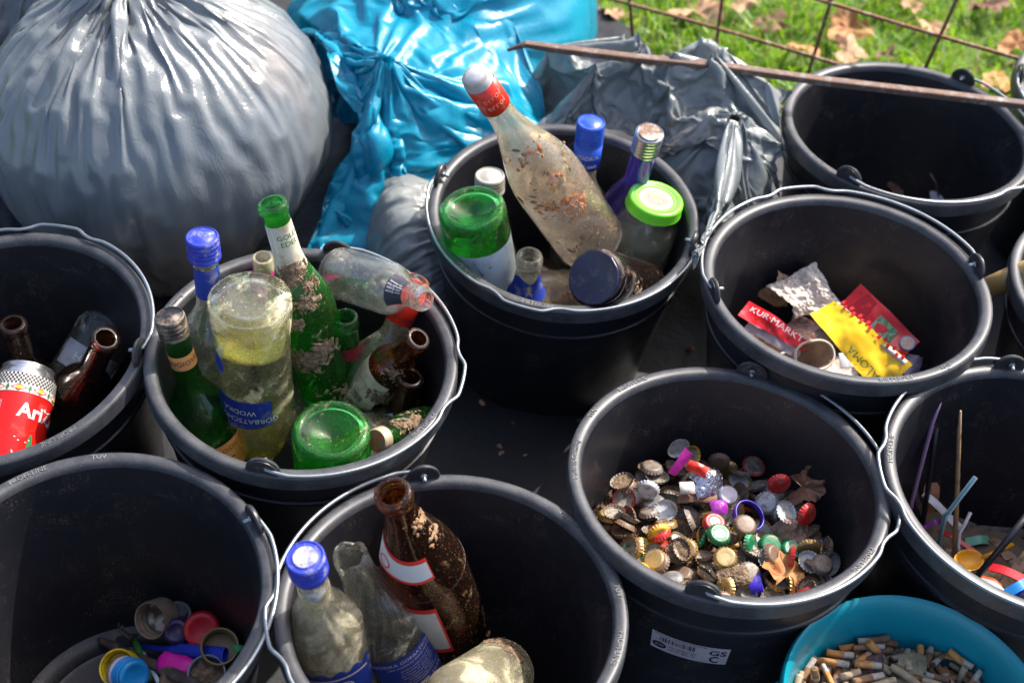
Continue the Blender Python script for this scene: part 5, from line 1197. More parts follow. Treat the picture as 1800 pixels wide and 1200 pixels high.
for k in range(26):
    an = rnd.random()*6.28; q = math.sqrt(rnd.random())*.108; p = BM3 @ Vector((q*math.cos(an), q*math.sin(an), -.112))
    o = mk('leaf_crumb', crumple(rnd.uniform(.012, .026), rnd.uniform(.010, .02), 12, .007, 50+k), LEAF[rnd.choice((1, 1, 2))] if k % 2 else soil, smooth=False); o.location = p; o.rotation_euler = (rnd.uniform(-.6, .6), rnd.uniform(-.6, .6), rnd.uniform(0, 6))
    props(o, 'crumb of brown leaf caught among the crown caps' if k % 2 else 'crumb of dry soil caught among the crown caps', 'crumb', 'leaf crumbs among the caps' if k % 2 else 'soil crumbs among the caps')
# earth between and below the caps
V2, F2 = [], []; n = 70
for j in range(n+1):
    for i in range(n+1):
        x, y = (i/n*2-1)*.131, (j/n*2-1)*.131; r = math.hypot(x, y); k = min(1, .131/max(r, 1e-6)); x *= k; y *= k
        V2.append(BM3 @ Vector((x, y, -.124+.012*fbm(x*40, y*40, 1, 4)+.006*fbm(x*160, y*160, 2, 2))))
for j in range(n):
    for i in range(n): F2.append((j*(n+1)+i, j*(n+1)+i+1, (j+1)*(n+1)+i+1, (j+1)*(n+1)+i))
props(mk('soil_litter', (V2, F2), plain('dark_soil', (.085, .055, .038), .95, dirt=.6, dcol=(.19, .12, .08), dscale=150, bmp=.002, spec=.1)), 'brown soil and leaf crumbs lying between the crown caps', 'soil', kind='stuff')

# ---------------------------------------------------------------- cigarette ends
arr = np.array(BUTTS, float).reshape(-1, 8); n_ = len(arr); arr[:, :3] /= 10000; arr[:, 3:7] /= 100; arr[:, 7] /= 10000
FIL = [plain('filter_orange', (.55, .24, .06), .8, dirt=.4, dcol=(.25, .13, .06), dscale=140), plain('filter_pale', (.40, .30, .19), .85, dirt=.4, dcol=(.25, .18, .12), dscale=140), plain('filter_brown', (.26, .13, .06), .85, dirt=.4, dcol=(.12, .08, .06), dscale=140)]
CPAP = plain('cigarette_paper', (.42, .37, .32), .8, dirt=.5, dcol=(.25, .2, .16), dscale=160); ASH = plain('ash', (.03, .028, .027), .95, dirt=.3)
TZ = .0
def butt_mesh(rad, L, seed):
    rn_ = random.Random(seed); V, F, I = [], [], []; n = 14
    zs = [(-.5, .2), (-.5, .93), (-.47, 1), (-.2, 1), (.1, 1), (.12, .96), (.3, .93), (.44, .88), (.5, .7), (.5, .15)]
    fl = rn_.uniform(.72, 1)
    for u, k in zs:
        for i in range(n):
            a = 2*math.pi*i/n; q = rad*k*(1+.10*fbm(math.cos(a)*2+seed, u*4, seed)); V.append((q*math.cos(a)+.0012*math.sin(u*4+seed), q*math.sin(a)*fl, u*L))
    for j in range(len(zs)-1):
        for i in range(n): F.append((j*n+i, j*n+(i+1) % n, (j+1)*n+(i+1) % n, (j+1)*n+i)); I.append(0 if j < 4 else (1 if j < 7 else 2))
    return V, F, I
def butt(M, rad, L, seed, kind, label, group):
    V, F, I = butt_mesh(rad, L, seed); o = mk('cigarette_end', (V, F), [FIL[kind], CPAP, ASH] if seed % 3 else [FIL[kind], FIL[kind], CPAP], idx=I); o.matrix_world = M
    return props(o, label, 'cigarette end', group)
kn = ['orange filter', 'pale beige filter', 'brown soaked filter']
for i in range(2*n_):
    x, y, z, a, b, c, d, L_ = arr[i % n_]; r_ = .0038; k = (i*7+i//n_) % 3
    M = TM @ Matrix.Rotation(R(i//n_*100), 4, 'Z') @ Matrix.Translation((x*1.05, y*1.05, z+.012+i//n_*.007)) @ Quaternion((a, b, c, d)).normalized().to_matrix().to_4x4()
    butt(M, r_, L_, i, k, 'cigarette end with %s among the ends in the teal bucket' % kn[k], 'cigarette ends with %s' % kn[k])
Vt, Ft = [], []; n = 60
for j in range(n+1):
    for i in range(n+1):
        x, y = (i/n*2-1)*.106, (j/n*2-1)*.106; r = math.hypot(x, y); k = min(1, .106/max(r, 1e-6)); x *= k; y *= k
        Vt.append(TM @ Vector((x, y, -.066+.020*(1-(r*k/.106)**2)+.007*fbm(x*60, y*60, 5, 4)+.004*fbm(x*200, y*200, 2, 2))))
for j in range(n):
    for i in range(n): Ft.append((j*(n+1)+i, j*(n+1)+i+1, (j+1)*(n+1)+i+1, (j+1)*(n+1)+i))
props(mk('tobacco_litter', (Vt, Ft), plain('tobacco_crumbs', (.14, .085, .05), .95, dirt=.7, dcol=(.34, .27, .20), dscale=220, bmp=.002, spec=.1)), 'brown tobacco crumbs and ash filling the teal bucket between the cigarette ends', 'tobacco', kind='stuff')
def pbutt(px, py, z, px2, py2, L, kind, lab, seed):
    a, c = aim((px, py), z, (px2, py2), L, True); m_ = (a+c)/2
    butt(frame(m_, c), .0043, L, seed, kind, lab, 'cigarette ends on top')
pbutt(1452, 1170, -.115, 1490, 1171, .030, 0, 'bright orange cigarette end lying level at the left of the top', 101)
pbutt(1527, 1128, -.100, 1558, 1166, .036, 0, 'orange cigarette end sticking up highest in the teal bucket', 103)
pbutt(1472, 1152, -.112, 1520, 1149, .036, 0, 'long thin burnt cigarette end behind the bright orange one', 102)
pbutt(1438, 1168, -.115, 1446, 1194, .026, 1, 'pale cigarette end standing at the left', 104)
pbutt(1497, 1180, -.108, 1524, 1200, .032, 0, 'orange cigarette end with white paper at the bottom edge', 105)
pbutt(1632, 1165, -.110, 1650, 1196, .034, 1, 'pale paper cigarette end leaning on the right', 106)
pbutt(1505, 1165, -.104, 1530, 1146, .03, 0, 'short orange cigarette end under the highest one', 107)
pbutt(1670, 1192, -.110, 1692, 1188, .026, 2, 'brown burnt cigarette end furthest right', 108)
put('leaf_scrap', 'dark purple brown leaf scrap among the cigarette ends', 'leaf', crumple(.036, .026, 26, .018, 12.2, 3), leaf_mat('plum_leaf', (.07, .04, .045), (.13, .08, .08)), 1540, 1176, -.106, (25, 0, 20))
put('leaf_scrap', 'second dark leaf scrap below the purple brown one', 'leaf', crumple(.028, .024, 26, .016, 16.2, 3), leaf_mat('plum_leaf2', (.09, .055, .05), (.15, .09, .09)), 1572, 1192, -.106, (20, 10, 70))
put('leaf_scrap', 'pale greenish beige leaf right of the dark leaf scraps', 'leaf', crumple(.032, .024, 26, .016, 22.2, 3), leaf_mat('pale_leaf', (.16, .14, .08), (.28, .25, .16)), 1598, 1164, -.108, (25, -10, -10))
put('leaf_scrap', 'crumpled beige paper among the cigarette ends at the left', 'paper', crumple(.022, .020, 20, .012, 32.2, 3), label_mat('beige_scrap', (.40, .35, .27), .4), 1478, 1188, -.116, (20, 0, 0))

# ---------------------------------------------------------------- wrappers and paper
paperd = label_mat('dirty_tissue', (.62, .54, .47), .18, (.34, .24, .16)); paperd2 = label_mat('pink_stained_tissue', (.55, .36, .30), .35, (.22, .13, .1))
# stand the rubbish of the wrapper bucket on a bed of crushed paper
put('crumpled_tissue', 'large grey beige crumpled tissue at the top of the wrapper heap', 'tissue', crumple(.074, .064, 60, .044, 1.7, 3.2), paperd, 1402, 522, -.095, (35, -10, 25))
put('crumpled_tissue', 'brown edged tissue behind the large tissue', 'tissue', crumple(.05, .05, 34, .026, 4.9, 2.4), label_mat('tan_tissue', (.36, .24, .15), .4, (.2, .12, .08)), 1372, 512, -.105, (55, 20, 0))
put('crumpled_tissue', 'pink stained tissue strip in the middle of the wrapper heap', 'tissue', crumple(.075, .045, 50, .030, 7.1, 3.5), paperd2, 1425, 590, -.125, (25, 20, -35))
put('crumpled_tissue', 'dark dirty tissue between the tissue and the yellow bag', 'tissue', crumple(.06, .05, 40, .022, 9.9, 3), label_mat('dark_tissue', (.20, .16, .14), .6), 1440, 585, -.130, (20, 0, 10))
put('crumpled_tissue', 'beige crumpled paper by the near rim below the yellow bag', 'tissue', crumple(.07, .06, 40, .024, 13.1, 2.4), paperd, 1468, 645, -.115, (10, 0, 40))
put('crumpled_tissue', 'brown paper at the near left of the wrapper bucket', 'tissue', crumple(.09, .06, 40, .024, 17.3, 2.4), label_mat('brown_paper', (.30, .20, .14), .5), 1385, 620, -.150, (10, 0, -20))
put('crumpled_tissue', 'crushed brown paper lying under everything in the wrapper bucket', 'tissue', crumple(.19, .15, 50, .03, 21.3, 3.4), label_mat('brown_paper2', (.22, .15, .11), .5), 1440, 600, -.185, (5, 0, 10))
def strip(w_, d_, nx, ny, bend, twist, th=.0006, taper=0):
    V, F = [], []
    for j in range(ny+1):
        for i in range(nx+1):
            u, v = i/nx-.5, j/ny-.5; x, y = u*w_*(1-taper*(v+.5)), v*d_
            z = bend*math.cos(v*math.pi)+.0022*fbm(x*48, y*48, w_*70, 2)+.0038*abs((y*34+x*17+w_*9) % 2-1)+.0030*abs((y*21-x*40) % 2-1)+abs(u)*u*0
            a = twist*v; z2 = z+x*math.sin(a); V.append((x*math.cos(a), y, z2))
    for j in range(ny):
        for i in range(nx): F.append((j*(nx+1)+i, j*(nx+1)+i+1, (j+1)*(nx+1)+i+1, (j+1)*(nx+1)+i))
    return V, F
def on_strip(VF, w_, d_, bend, twist, off, at=(0, 0), rot=0, taper=0):
    out = []; c, s = math.cos(R(rot)), math.sin(R(rot))
    for x, y, zz in VF[0]:
        x, y = x*c-y*s+at[0], x*s+y*c+at[1]; v = y/d_
        z = bend*math.cos(v*math.pi)+.0022*fbm(x*48, y*48, w_*70, 2)+.0038*abs((y*34+x*17+w_*9) % 2-1)+.0030*abs((y*21-x*40) % 2-1); a = twist*v; z2 = z+x*math.sin(a)+off+zz; out.append((x*math.cos(a), y, z2))
    return out, VF[1]
def flat_thing(name, label, cat, A_, B_, nrm, group=None):   # y axis from A to B
    y = (B_-A_).normalized(); z = Vector(nrm); z = (z-y*z.dot(y)).normalized(); x = y.cross(z); M = Matrix.Identity(4); c = (A_+B_)/2
    for i in range(3): M[i][0], M[i][1], M[i][2], M[i][3] = x[i], y[i], z[i], c[i]
    return thing(name, label, cat, M, group), (B_-A_).length
gloss = lambda n, c, d=.08: plain(n, c, .25, dirt=d, dcol=(.35, .2, .15), dscale=35)
# red package
NT = (-.25, -.45, .85)
T, L = flat_thing('sweet_wrapper', 'flat red foil packet with green and white print, leaning on the yellow bag', 'wrapper', P(1492, 526, -.085), P(1590, 620, -.105), NT, 'wrappers')
W_ = .044
mk('foil_packet', strip(W_, L*1.06, 16, 30, .004, .3), gloss('red_foil_packet', (.78, .016, .018)), T)
mk('printed_panel', on_strip(([(x, y, 0) for x, y in ((-.011, -.014), (.011, -.014), (.013, .010), (.004, .016), (-.012, .013))], [(0, 1, 2, 3, 4)]), W_, L, .004, .3, .0018, (.0, .010)), plain('green_white_print', (.42, .48, .40), .5, dirt=.75, dcol=(.02, .22, .06), dscale=160), T)
mk('printed_emblem', on_strip(ellipse_mesh(.0095, .0095, 24), W_, L, .004, .3, .0020, (-.010, .040)), plain('blue_emblem', (.20, .25, .50), .5, dirt=0), T)
mk('printed_emblem', on_strip(ellipse_mesh(.0080, .0080, 24), W_, L, .004, .3, .0024, (-.010, .040)), plain('pink_yellow_emblem', (.80, .70, .62), .5, dirt=.6, dcol=(.75, .35, .15), dscale=400), T)
mk('printed_panel', on_strip(([(x, y, 0) for x, y in ((-.02, -.030), (.018, -.036), (.02, -.018), (.006, -.010), (-.018, -.014))], [(0, 1, 2, 3, 4)]), W_, L, .004, .3, .0016, (0, -.004)), gloss('deep_red_print', (.50, .004, .006)), T)
# yellow bag
T, L = flat_thing('snack_bag', 'bright yellow snack bag with a red and white striped edge, in the wrapper bucket', 'wrapper', P(1450, 548, -.058), P(1570, 668, -.056), (-.3, -.35, .9), 'wrappers')
mk('foil_packet', strip(.034, L*1.08, 14, 34, .008, -.5, taper=-.5), gloss('yellow_foil', (.80, .48, .005), .0), T)
mk('white_stripe', on_strip(box(.006, L*.98, .0002, ), .034, L, .008, -.5, .0016, (-.0185, 0), 2), gloss('white_foil', (.70, .68, .64)), T)
for k in range(15): mk('red_check', on_strip(box(.0048, L*.036, .0002), .034, L, .008, -.5, .0022, (-.0235+(k % 2)*.0035, -L*.44+k*L*.062), 2), gloss('red_print', (.60, .012, .015)), T, smooth=False)
mk('lettering', on_strip(text_mesh('PALOMA', .012, wide=1.2), .034, L, .008, -.5, .0022, (.012, .030), -90), ink_green, T, smooth=False)
# red tube wrapper with white lettering
T, L = flat_thing('cup_sleeve', 'twisted red and white paper wrapper with white letters at the left of the wrapper bucket', 'wrapper', P(1312, 545, -.090), P(1412, 608, -.100), (-.2, -.5, .8), 'wrappers')
mk('paper_strip', strip(.026, L*1.1, 12, 30, .006, -.9, taper=.45), gloss('red_paper', (.58, .012, .02)), T)
mk('lettering', on_strip(text_mesh('KUR·MARKT', .0105, wide=1.25), .026, L, .006, -.9, .0022, (-.004, 0), 90), ink_white, T, smooth=False)
mk('white_lining', ([(v[0]+.010, v[1]+.006, v[2]-.004) for v in strip(.024, L*.9, 10, 20, .006, -1.0, taper=.4)[0]], strip(.024, L*.9, 10, 20, .006, -1.0)[1]), plain('grey_lining', (.42, .36, .40), .5, dirt=.2), T)
# paper cups
def cup(label, px, py, z, rot, r=.020):
    T = thing('paper_cup', label, 'paper cup', Matrix.Translation(P(px, py, z)) @ Matrix.Rotation(R(rot[2]), 4, 'Z') @ Matrix.Rotation(R(rot[0]), 4, 'X'), 'crushed paper cups')
    mk('cup_wall', lathe([(r*.7, -.045), (r, 0), (r*.97, 0), (r*.68, -.044), (0, -.043)], 40, wob=lambda a, zz, q: q*(1+.18*math.cos(2*a)*(1+zz*8))), label_mat('tan_cup', (.48, .34, .24), .35), T)
    mk('rolled_rim', tube([(r*(1+.18*math.cos(4*math.pi*i/40))*math.cos(2*math.pi*i/40), r*(1+.18*math.cos(4*math.pi*i/40))*math.sin(2*math.pi*i/40), 0) for i in range(41)], .0016, 8, False), label_mat('cream_rim', (.62, .55, .45), .2), T)
cup('crushed cup with a cream rim at the left near rim', 1352, 600, -.110, (20, 0, 10), .022)
cup('crushed cup lying open below the red and white paper wrapper', 1432, 625, -.100, (38, 0, 20), .021)
put('plastic_scrap', 'pale lilac plastic scrap right of the yellow bag', 'plastic scrap', crumple(.03, .03, 16, .008, 2.9), plain('lilac_plastic', (.50, .40, .52), .4, dirt=.1), 1608, 645, -.115, (40, 20, 0))
put('plastic_scrap', 'white plastic piece between the papers near the rim', 'plastic scrap', box(.022, .018, .002, bev=.0008), plain('white_plastic', (.60, .60, .64), .4, dirt=.2), 1490, 633, -.100, (30, 10, 20))
# ---------------------------------------------------------------- bottom left bucket: lids and brushes
def lidthing(label, px, py, z, r, h, mat, tilt, open_up=True, inner=None, group='jar and bottle lids'):
    M = Matrix.Translation(P(px, py, z)) @ Matrix.Rotation(R(tilt[0]), 4, 'X') @ Matrix.Rotation(R(tilt[1]), 4, 'Y')
    T = thing('bottle_lid', label, 'lid', M, group)
    rr = lambda a, zz, q: q*(1+(.012*math.cos(44*a) if q > r*.97 else 0))
    if open_up: mk('lid_shell', lathe([(0, -h), (r*.9, -h), (r, -h+.0015), (r, 0), (r*.985, .0006), (r*.90, 0), (r*.89, -h*.25), (r*.86, -h*.28), (r*.89, -h*.36), (r*.89, -h*.5), (r*.86, -h*.54), (r*.89, -h*.6), (r*.87, -h+.0015), (0, -h+.002)], 88, wob=rr), mat, T, angle=50)
    else: mk('lid_shell', lathe([(0, 0), (r*.62, 0), (r*.66, .0006), (r*.88, .0004), (r*.97, -.0012), (r, -.0035), (r, -h), (r*.9, -h), (r*.9, -.003), (0, -.003)], 88, wob=rr), mat, T, angle=50)
    if inner:
        n = 20; V, F = [(0, 0, -h*inner[1]+.003)], []
        for q in (.5, .86):
            for i in range(n):
                a = 2*math.pi*i/n; V.append((r*q*math.cos(a), r*q*math.sin(a), -h*inner[1]+.004*fbm(math.cos(a)*2*q, math.sin(a)*2*q, r*900)))
        for i in range(n): F += [(0, 1+i, 1+(i+1) % n), (1+i, 1+n+i, 1+n+(i+1) % n, 1+(i+1) % n)]
        mk('residue', (V, F), inner[0], T)
    return T
FZ = -.222
white_res = plain('white_residue', (.58, .52, .46), .7, dirt=.65, dcol=(.08, .05, .03), dscale=55)
lidthing('taupe lid standing open with white flaky residue inside', 264, 1090, -.185, .0195, .024, plain('taupe_plastic', (.22, .16, .12), .5, dirt=.35), (48, -22), True, (white_res, .8))
lidthing('shiny black ribbed lid behind the purple one', 312, 1078, -.195, .0165, .018, plain('glossy_black', (.012, .011, .014), .2, dirt=.1), (15, 5), False)
lidthing('small dark purple lid in front of the black ribbed lid', 309, 1110, -.190, .0135, .014, plain('purple_black', (.035, .02, .08), .3, dirt=.1), (40, 0), False)
lidthing('bright red lid lying face up', 354, 1107, -.185, .0185, .016, plain('red_lid', (.55, .01, .02), .4, dirt=.15, dcol=(.3, .2, .15)), (38, 8), False)
lidthing('ochre threaded lid lying open beside the rim', 386, 1135, -.165, .0190, .020, plain('ochre_plastic', (.28, .19, .07), .4, dirt=.2), (18, 8), True)
lidthing('yellow lid lying open with brown residue', 206, 1172, -.200, .0190, .018, plain('yellow_lid', (.72, .52, .01), .4, dirt=.3, dcol=(.2, .1, .03)), (25, -8), True, (plain('yellow_residue', (.55, .40, .03), .6, dirt=.45, dcol=(.12, .06, .03), dscale=70), .75))
lidthing('grey rimmed lid filled with brown soil', 363, 1183, -.175, .0190, .018, plain('grey_blue_plastic', (.22, .26, .33), .4, dirt=.2), (22, 5), True, (soil, .5))
lidthing('brown lid at the bottom edge next to the soil-filled one', 312, 1196, -.195, .0185, .016, plain('brown_tin', (.16, .10, .07), .5, dirt=.5), (25, 5), False)
T = lidthing('bright azure ribbed cap with a grey collar at the bottom edge', 238, 1188, -.185, .0165, .022, plain('azure_cap', (.01, .24, .62), .35, dirt=.08), (35, 40), False)
mk('collar', lathe([(.0175, -.020), (.0178, -.028), (.012, -.028), (.012, -.020)], 48, loop=True), plain('lilac_grey', (.42, .42, .52), .5, dirt=.15), T)
mk('ribs', join(*[tube([(.0168*math.cos(2*math.pi*i/40), .0168*math.sin(2*math.pi*i/40), -z) for i in range(41)], .0012, 6, False) for z in (.006, .011, .016)]), plain('azure_cap', (.01, .24, .62), .35, dirt=.08), T)
# toothbrushes
def brush(label, a, c, mat, w0, w1, headmat=None, ridges=0):
    T = thing('toothbrush', label, 'toothbrush', frame(a, c)); L = (c-a).length
    pts = [(0, 0, 0), (0, 0, L*.08), (0, 0, L*.3), (0, 0, L*.62), (0, 0, L*.96), (0, 0, L)]; V, F = lathe([(r, z) for r, z in zip((w1*.6, w1, w1, w0, w0*.8, w0*.3), (p_[2] for p_ in pts))]+[(0, L)], 20)
    V = [(x*.55, y, z) for x, y, z in V]
    if ridges:
        V, F = lathe([(w1*(1.0 if i % 2 else .9), L*(.02+.55*i/60)) for i in range(60)]+[(w1*.5, L*.62), (w0, L*.70), (w0, L)], 20); V = [(x*.6, y, z) for x, y, z in V]
    mk('brush_handle', (V, F), mat, T)
    return T, L
a, c = aim((400, 1150), -.165, (238, 1135), .145); T, L = brush('blue ridged toothbrush with a worn black head', a, c, plain('royal_blue_plastic', (.03, .06, .52), .35, dirt=.06), .003, .0075, ridges=1)
hb = c; e1 = P(226, 1118, -.205); e2 = P(208, 1104, -.200)
mk('brush_head', xf(tube([c, e1, e2], [.0028, .0030, .0018], 8), T.matrix_world.inverted()), plain('dirty_bristle', (.05, .045, .05), .8, dirt=.4), T)
mk('bristles', xf(join(*[tube([e1.lerp(e2, i/8)+Vector((0, 0, 0)), e1.lerp(e2, i/8)+Vector((rn.uniform(-.002, .002), .002, .008))], .0006, 5) for i in range(9)]), T.matrix_world.inverted()), plain('dirty_bristle', (.05, .045, .05), .8, dirt=.4), T)
a, c = aim((352, 1205), -.170, (172, 1122), .175); brush('dirty dark brown toothbrush handle lying slanted', a, c, plain('mud_brown_plastic', (.055, .042, .038), .5, dirt=.45, dcol=(.16, .12, .10)), .0050, .0058)
a, c = P(238, 1126, -.218), P(262, 1196, -.205); put_o = mk('green_stick', tube([a, c], .0042, 8), plain('leaf_green_plastic', (.04, .20, .04), .45, dirt=.3)); props(put_o, 'dull green stick under the two toothbrushes', 'stick')
a, c = P(252, 1148, -.214), P(280, 1200, -.200); o = mk('drinking_straw', tube([a, c], .0026, 8), plain('pale_blue_plastic', (.40, .50, .58), .4, dirt=.15)); props(o, 'pale blue white straw under the brown toothbrush', 'straw')
V, F = lathe([(0, 0), (.006, .0005), (.0095, .006), (.0105, .018), (.0095, .032), (.0105, .040), (.004, .046), (0, .046)], 28, wob=lambda a, z, r: r*(1+.10*math.cos(3*a+z*70)))
a, c = aim((345, 1178), -.185, (272, 1158), .05); o = mk('sweet_wrapper', ([(x*.5, y, z) for x, y, z in V], F), gloss('magenta_foil', (.72, .01, .36), .04)); o.matrix_world = frame(a, c); props(o, 'bright magenta twisted sweet wrapper below the blue toothbrush', 'wrapper', 'wrappers')
put('plastic_scrap', 'small green plastic piece beside the ochre lid', 'plastic scrap', crumple(.012, .008, 8, .004, 3.3), plain('emerald_plastic', (.01, .25, .06), .4, dirt=.1), 418, 1138, -.155, (30, 0, 0))
# ---------------------------------------------------------------- straws, sticks and cutlery
def rod(name, label, cat, pts, r, mat, n=10, **k):
    return props(mk(name, tube([P(*q) for q in pts], r, n), mat, **k), label, cat)
rod('drinking_straw', 'long pale purple straw leaning on the left wall of the straw bucket', 'straw', [(1663, 676, -.006), (1640, 740, -.05), (1603, 880, -.150), (1598, 910, -.18)], .0023, plain('mauve_plastic', (.36, .20, .34), .4, dirt=.15))
rod('drinking_straw', 'black straw right of the pale purple straw', 'straw', [(1648, 732, -.055), (1640, 800, -.10), (1622, 920, -.185)], .0029, plain('black_straw', (.018, .018, .026), .35, dirt=.15))
rod('wooden_stick', 'pointed wooden stick standing upright in the straw bucket', 'stick', [(1688.5, 722, -.025), (1686, 760, -.055), (1683, 850, -.115), (1677, 985, -.195)], [.0012, .0023, .0026, .0030], plain('beige_wood', (.36, .23, .11), .7, dirt=.3))
T = thing('drinking_straw', 'bent blue and white striped straw', 'straw', Matrix.Identity(4))
q = [P(1715, 838, -.105), P(1690, 870, -.125), P(1668, 900, -.14), P(1662, 905, -.145), P(1650, 955, -.185)]
M = Matrix.Translation(q[2]); T.matrix_world = M
mk('straw_tube', tube([v-q[2] for v in q], .0028, 10), plain('white_straw', (.55, .62, .66), .35, dirt=.1), T)
mk('blue_stripe', tube([v-q[2]+Vector((-.0012, -.0022, .0014)) for v in q], .0011, 6), plain('cyan_stripe', (.03, .35, .50), .4, dirt=.05), T)
rod('drinking_straw', 'thin white bent straw right of the wooden stick', 'straw', [(1706, 900, -.150), (1694, 925, -.165), (1687, 935, -.17), (1684, 960, -.185), (1692, 995, -.195)], .0021, plain('white_straw2', (.58, .56, .62), .4, dirt=.1))
rod('drinking_straw', 'long black straw reaching over the near rim at the right edge', 'straw', [(1808, 902, -.085), (1770, 950, -.11), (1718, 1012, -.14)], .0036, plain('black_straw', (.018, .018, .026), .35, dirt=.15))
def slat(name, label, cat, p0, p1, wd, th, mat, nrm=(0, -.3, 1)):
    a, c = P(*p0), P(*p1); y = (c-a).normalized(); z = Vector(nrm); z = (z-y*z.dot(y)).normalized(); x = y.cross(z); M = Matrix.Identity(4); m_ = (a+c)/2
    for i in range(3): M[i][0], M[i][1], M[i][2], M[i][3] = x[i], y[i], z[i], m_[i]
    V, F = [], []; L = (c-a).length; n = 12
    for s in (-1, 1):
        for j in range(n+1):
            v = j/n-.5; e = 1-.5*max(0, abs(v)*2-.9)*10*.5
            bend = .003*math.sin(v*5+L*50)
            V += [(-wd/2*e, v*L, s*th/2+bend), (wd/2*e, v*L, s*th/2+bend)]
    m2 = 2*(n+1)
    for j in range(n):
        k = 2*j; F += [(k, k+2, k+3, k+1), (m2+k, m2+k+1, m2+k+3, m2+k+2), (k, m2+k, m2+k+2, k+2), (k+1, k+3, m2+k+3, m2+k+1)]
    F += [(0, 1, m2+1, m2), (2*n, m2+2*n, m2+2*n+1, 2*n+1)]
    o = mk(name, (V, F), mat, smooth=False); o.matrix_world = M; return props(o, label, cat)
pl = lambda n, c, d=.2: plain(n, c, .38, dirt=d, dscale=70)
slat('plastic_strip', 'white plastic strip crossing behind the wooden stick', 'plastic strip', (1622, 868, -.155), (1694, 930, -.170), .009, .0016, pl('white_pl', (.58, .56, .62)))
slat('plastic_strip', 'grey dirty strip leaning at the left wall of the straw bucket', 'plastic strip', (1595, 832, -.14), (1625, 905, -.19), .006, .0016, pl('grey_pl', (.26, .23, .24), .4))
slat('plastic_strip', 'thin red strip behind the yellow spoon', 'plastic strip', (1648, 932, -.185), (1718, 968, -.180), .005, .0016, pl('red_pl', (.60, .02, .03), .1))
slat('plastic_strip', 'wide bright red strip crossing at the right edge', 'plastic strip', (1738, 995, -.150), (1812, 1020, -.140), .0095, .002, pl('red_pl', (.60, .02, .03), .1))
slat('plastic_strip', 'orange strip near the rim under the black straw', 'plastic strip', (1725, 1012, -.155), (1760, 1032, -.150), .006, .002, pl('orange_pl', (.65, .12, .02), .1))
slat('plastic_strip', 'white knife handle along the near rim', 'cutlery', (1722, 1018, -.145), (1765, 1042, -.140), .009, .002, pl('white_pl2', (.62, .60, .66), .1))
slat('plastic_strip', 'bright blue plastic handle at the bottom right of the straw bucket', 'plastic strip', (1768, 1043, -.135), (1815, 1018, -.130), .010, .005, pl('sky_pl', (.01, .20, .58), .05))
slat('plastic_strip', 'deep blue plastic piece under the bright blue handle', 'plastic strip', (1775, 1052, -.145), (1815, 1040, -.145), .020, .003, pl('cobalt_pl', (.03, .06, .50), .1))
slat('plastic_strip', 'black handle below the deep blue piece', 'plastic strip', (1785, 1056, -.130), (1815, 1045, -.128), .006, .004, pl('black_pl', (.02, .02, .025), .1))
slat('plastic_strip', 'mint green plastic piece behind the black straw', 'plastic strip', (1698, 952, -.195), (1740, 948, -.195), .010, .003, pl('mint_pl', (.18, .48, .32), .1))
slat('plastic_strip', 'violet plastic sliver at the back left', 'plastic strip', (1625, 925, -.19), (1655, 915, -.19), .006, .002, pl('violet_pl', (.25, .03, .30), .1))
slat('ice_cream_stick', 'brown wooden stick by the comb', 'stick', (1742, 945, -.175), (1775, 980, -.165), .011, .002, plain('brown_wood', (.26, .16, .10), .8, dirt=.4))
slat('ice_cream_stick', 'beige wooden stick crossing at the right edge under the red strip', 'stick', (1810, 970, -.145), (1765, 1030, -.165), .012, .002, plain('beige_wood2', (.34, .23, .15), .8, dirt=.4))
slat('ice_cream_stick', 'grey beige wooden stick under the long black straw', 'stick', (1752, 962, -.180), (1795, 1000, -.175), .013, .002, plain('grey_wood', (.27, .22, .18), .8, dirt=.4))
slat('ice_cream_stick', 'short pale wooden stick left of the yellow spoon', 'stick', (1664, 955, -.190), (1668, 985, -.195), .007, .002, plain('pale_wood', (.42, .33, .22), .8, dirt=.4))
T = thing('comb', 'dirty black comb with missing teeth at the back right of the straw bucket', 'comb', Matrix.Translation(P(1765, 935, -.205)) @ Matrix.Rotation(R(35), 4, 'X'))
mk('comb_spine', box(.115, .012, .003, 0, 0, 0, .001), plain('muddy_black', (.03, .025, .025), .6, dirt=.7, dcol=(.17, .12, .09), dscale=90), T)
for i in range(15): mk('comb_tooth', box(.0022, .034, .002, -.006+i*.0042, -.022, 0), plain('muddy_black', (.03, .025, .025), .6, dirt=.5, dcol=(.17, .12, .09), dscale=90), T)
T = thing('plastic_spoon', 'orange yellow plastic spoon in the straw bucket', 'cutlery', Matrix.Translation(P(1702, 985, -.170)) @ Matrix.Rotation(R(18), 4, 'Z') @ Matrix.Rotation(R(15), 4, 'X'))
sm = pl('amber_pl', (.68, .30, .01), .1)
V, F = lathe([(0, -.005), (.5, -.0042), (.85, -.001), (1, .002), (.95, .0022), (.8, .0), (.45, -.003), (0, -.004)], 28); mk('spoon_bowl', ([(x*.018, y*.0125, z) for x, y, z in V], F), sm, T)
mk('spoon_handle', tube([(.017, 0, .001), (.03, .002, .004), (.055, .006, .006)], [.003, .0022, .0026], 8), sm, T)
slat('plastic_spoon', 'pale terracotta plastic spoon bowl at the back left', 'cutlery', (1638, 850, -.145), (1630, 905, -.185), .018, .002, plain('terracotta_pl', (.40, .17, .09), .6, dirt=.3))
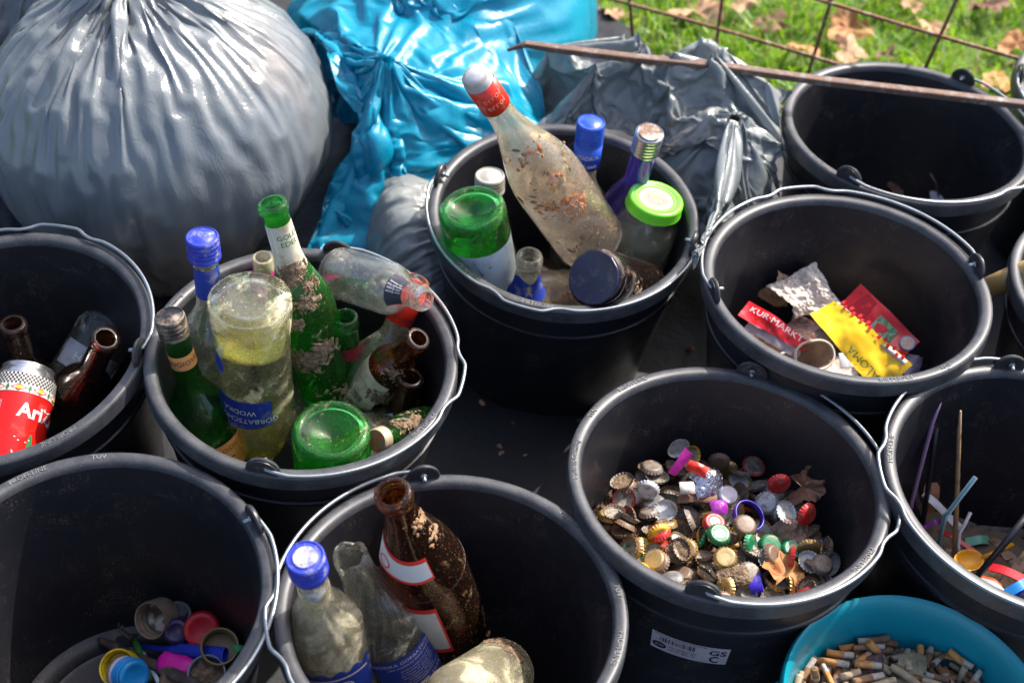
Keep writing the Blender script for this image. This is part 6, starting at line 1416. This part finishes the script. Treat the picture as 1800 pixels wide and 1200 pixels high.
put('crumpled_tissue', 'brown crushed paper lying beneath the plastic cutlery', 'tissue', crumple(.17, .12, 50, .02, 31.3, 4), label_mat('brown_paper3', (.22, .15, .10), .5), 1730, 985, -.205, (5, 0, -20))
put('crumpled_tissue', 'beige fluffy paper scrap right of the yellow spoon', 'tissue', crumple(.045, .03, 26, .012, 35.3, 4), label_mat('beige_fluff', (.36, .28, .19), .5), 1745, 1005, -.170, (15, 0, 10))
for k, (px, py) in enumerate([(985, 780), (905, 742), (842, 700), (955, 712), (880, 790), (1010, 745), (925, 800), (860, 760), (240, 828), (1215, 612)]):
    o = mk('leaf_crumb', crumple(.010+.006*(k % 3), .008+.003*(k % 2), 8, .005, 90+k), LEAF[k % 2], smooth=False); o.location = P(px, py, ZG+.022); o.rotation_euler = (.3, .2, k*1.3)
    props(o, 'small dry leaf crumb lying on the black fabric between the buckets', 'crumb', 'leaf crumbs on the black fabric')
# ---------------------------------------------------------------- bits in the empty bucket, wooden stick
put('crumpled_tissue', 'small white crumpled tissue on the floor of the empty bucket', 'tissue', crumple(.030, .022, 20, .012, 41.3, 2), plain('white_tissue', (.50, .50, .56), .8, dirt=.2), 1652, 347, -.17, (30, 0, 0))
rod('dry_twig', 'thin dry twig standing by the white tissue', 'twig', [(1636, 306, -.13), (1645, 322, -.145), (1650, 345, -.17)], .0011, plain('twig_brown', (.30, .20, .12), .8, dirt=.2))
rod('dry_twig', 'faint twig lying right of the white tissue', 'twig', [(1688, 330, -.155), (1710, 348, -.165)], .0009, plain('twig_brown', (.30, .20, .12), .8, dirt=.2))
put('dry_leaf', 'small brown leaf on the floor of the empty bucket', 'leaf', leaf_mesh(.013, rnd, .6), LEAF[1], 1570, 337, -.19, (30, 0, 0), 'dry leaves in the buckets')
a, c = P(1733, 507, -.045), P(1860, 455, .02)
V, F = tube([a, a.lerp(c, .05), a.lerp(c, .3), c, c+(c-a)*.6], [.0085, .0125, .0135, .014, .014], 20)
props(mk('wooden_stick', (V, F), plain('worn_yellow_wood', (.42, .27, .09), .6, dirt=.3, dcol=(.48, .42, .34), dscale=60)), 'thick yellowish wooden handle leaning between the right buckets', 'wooden handle')
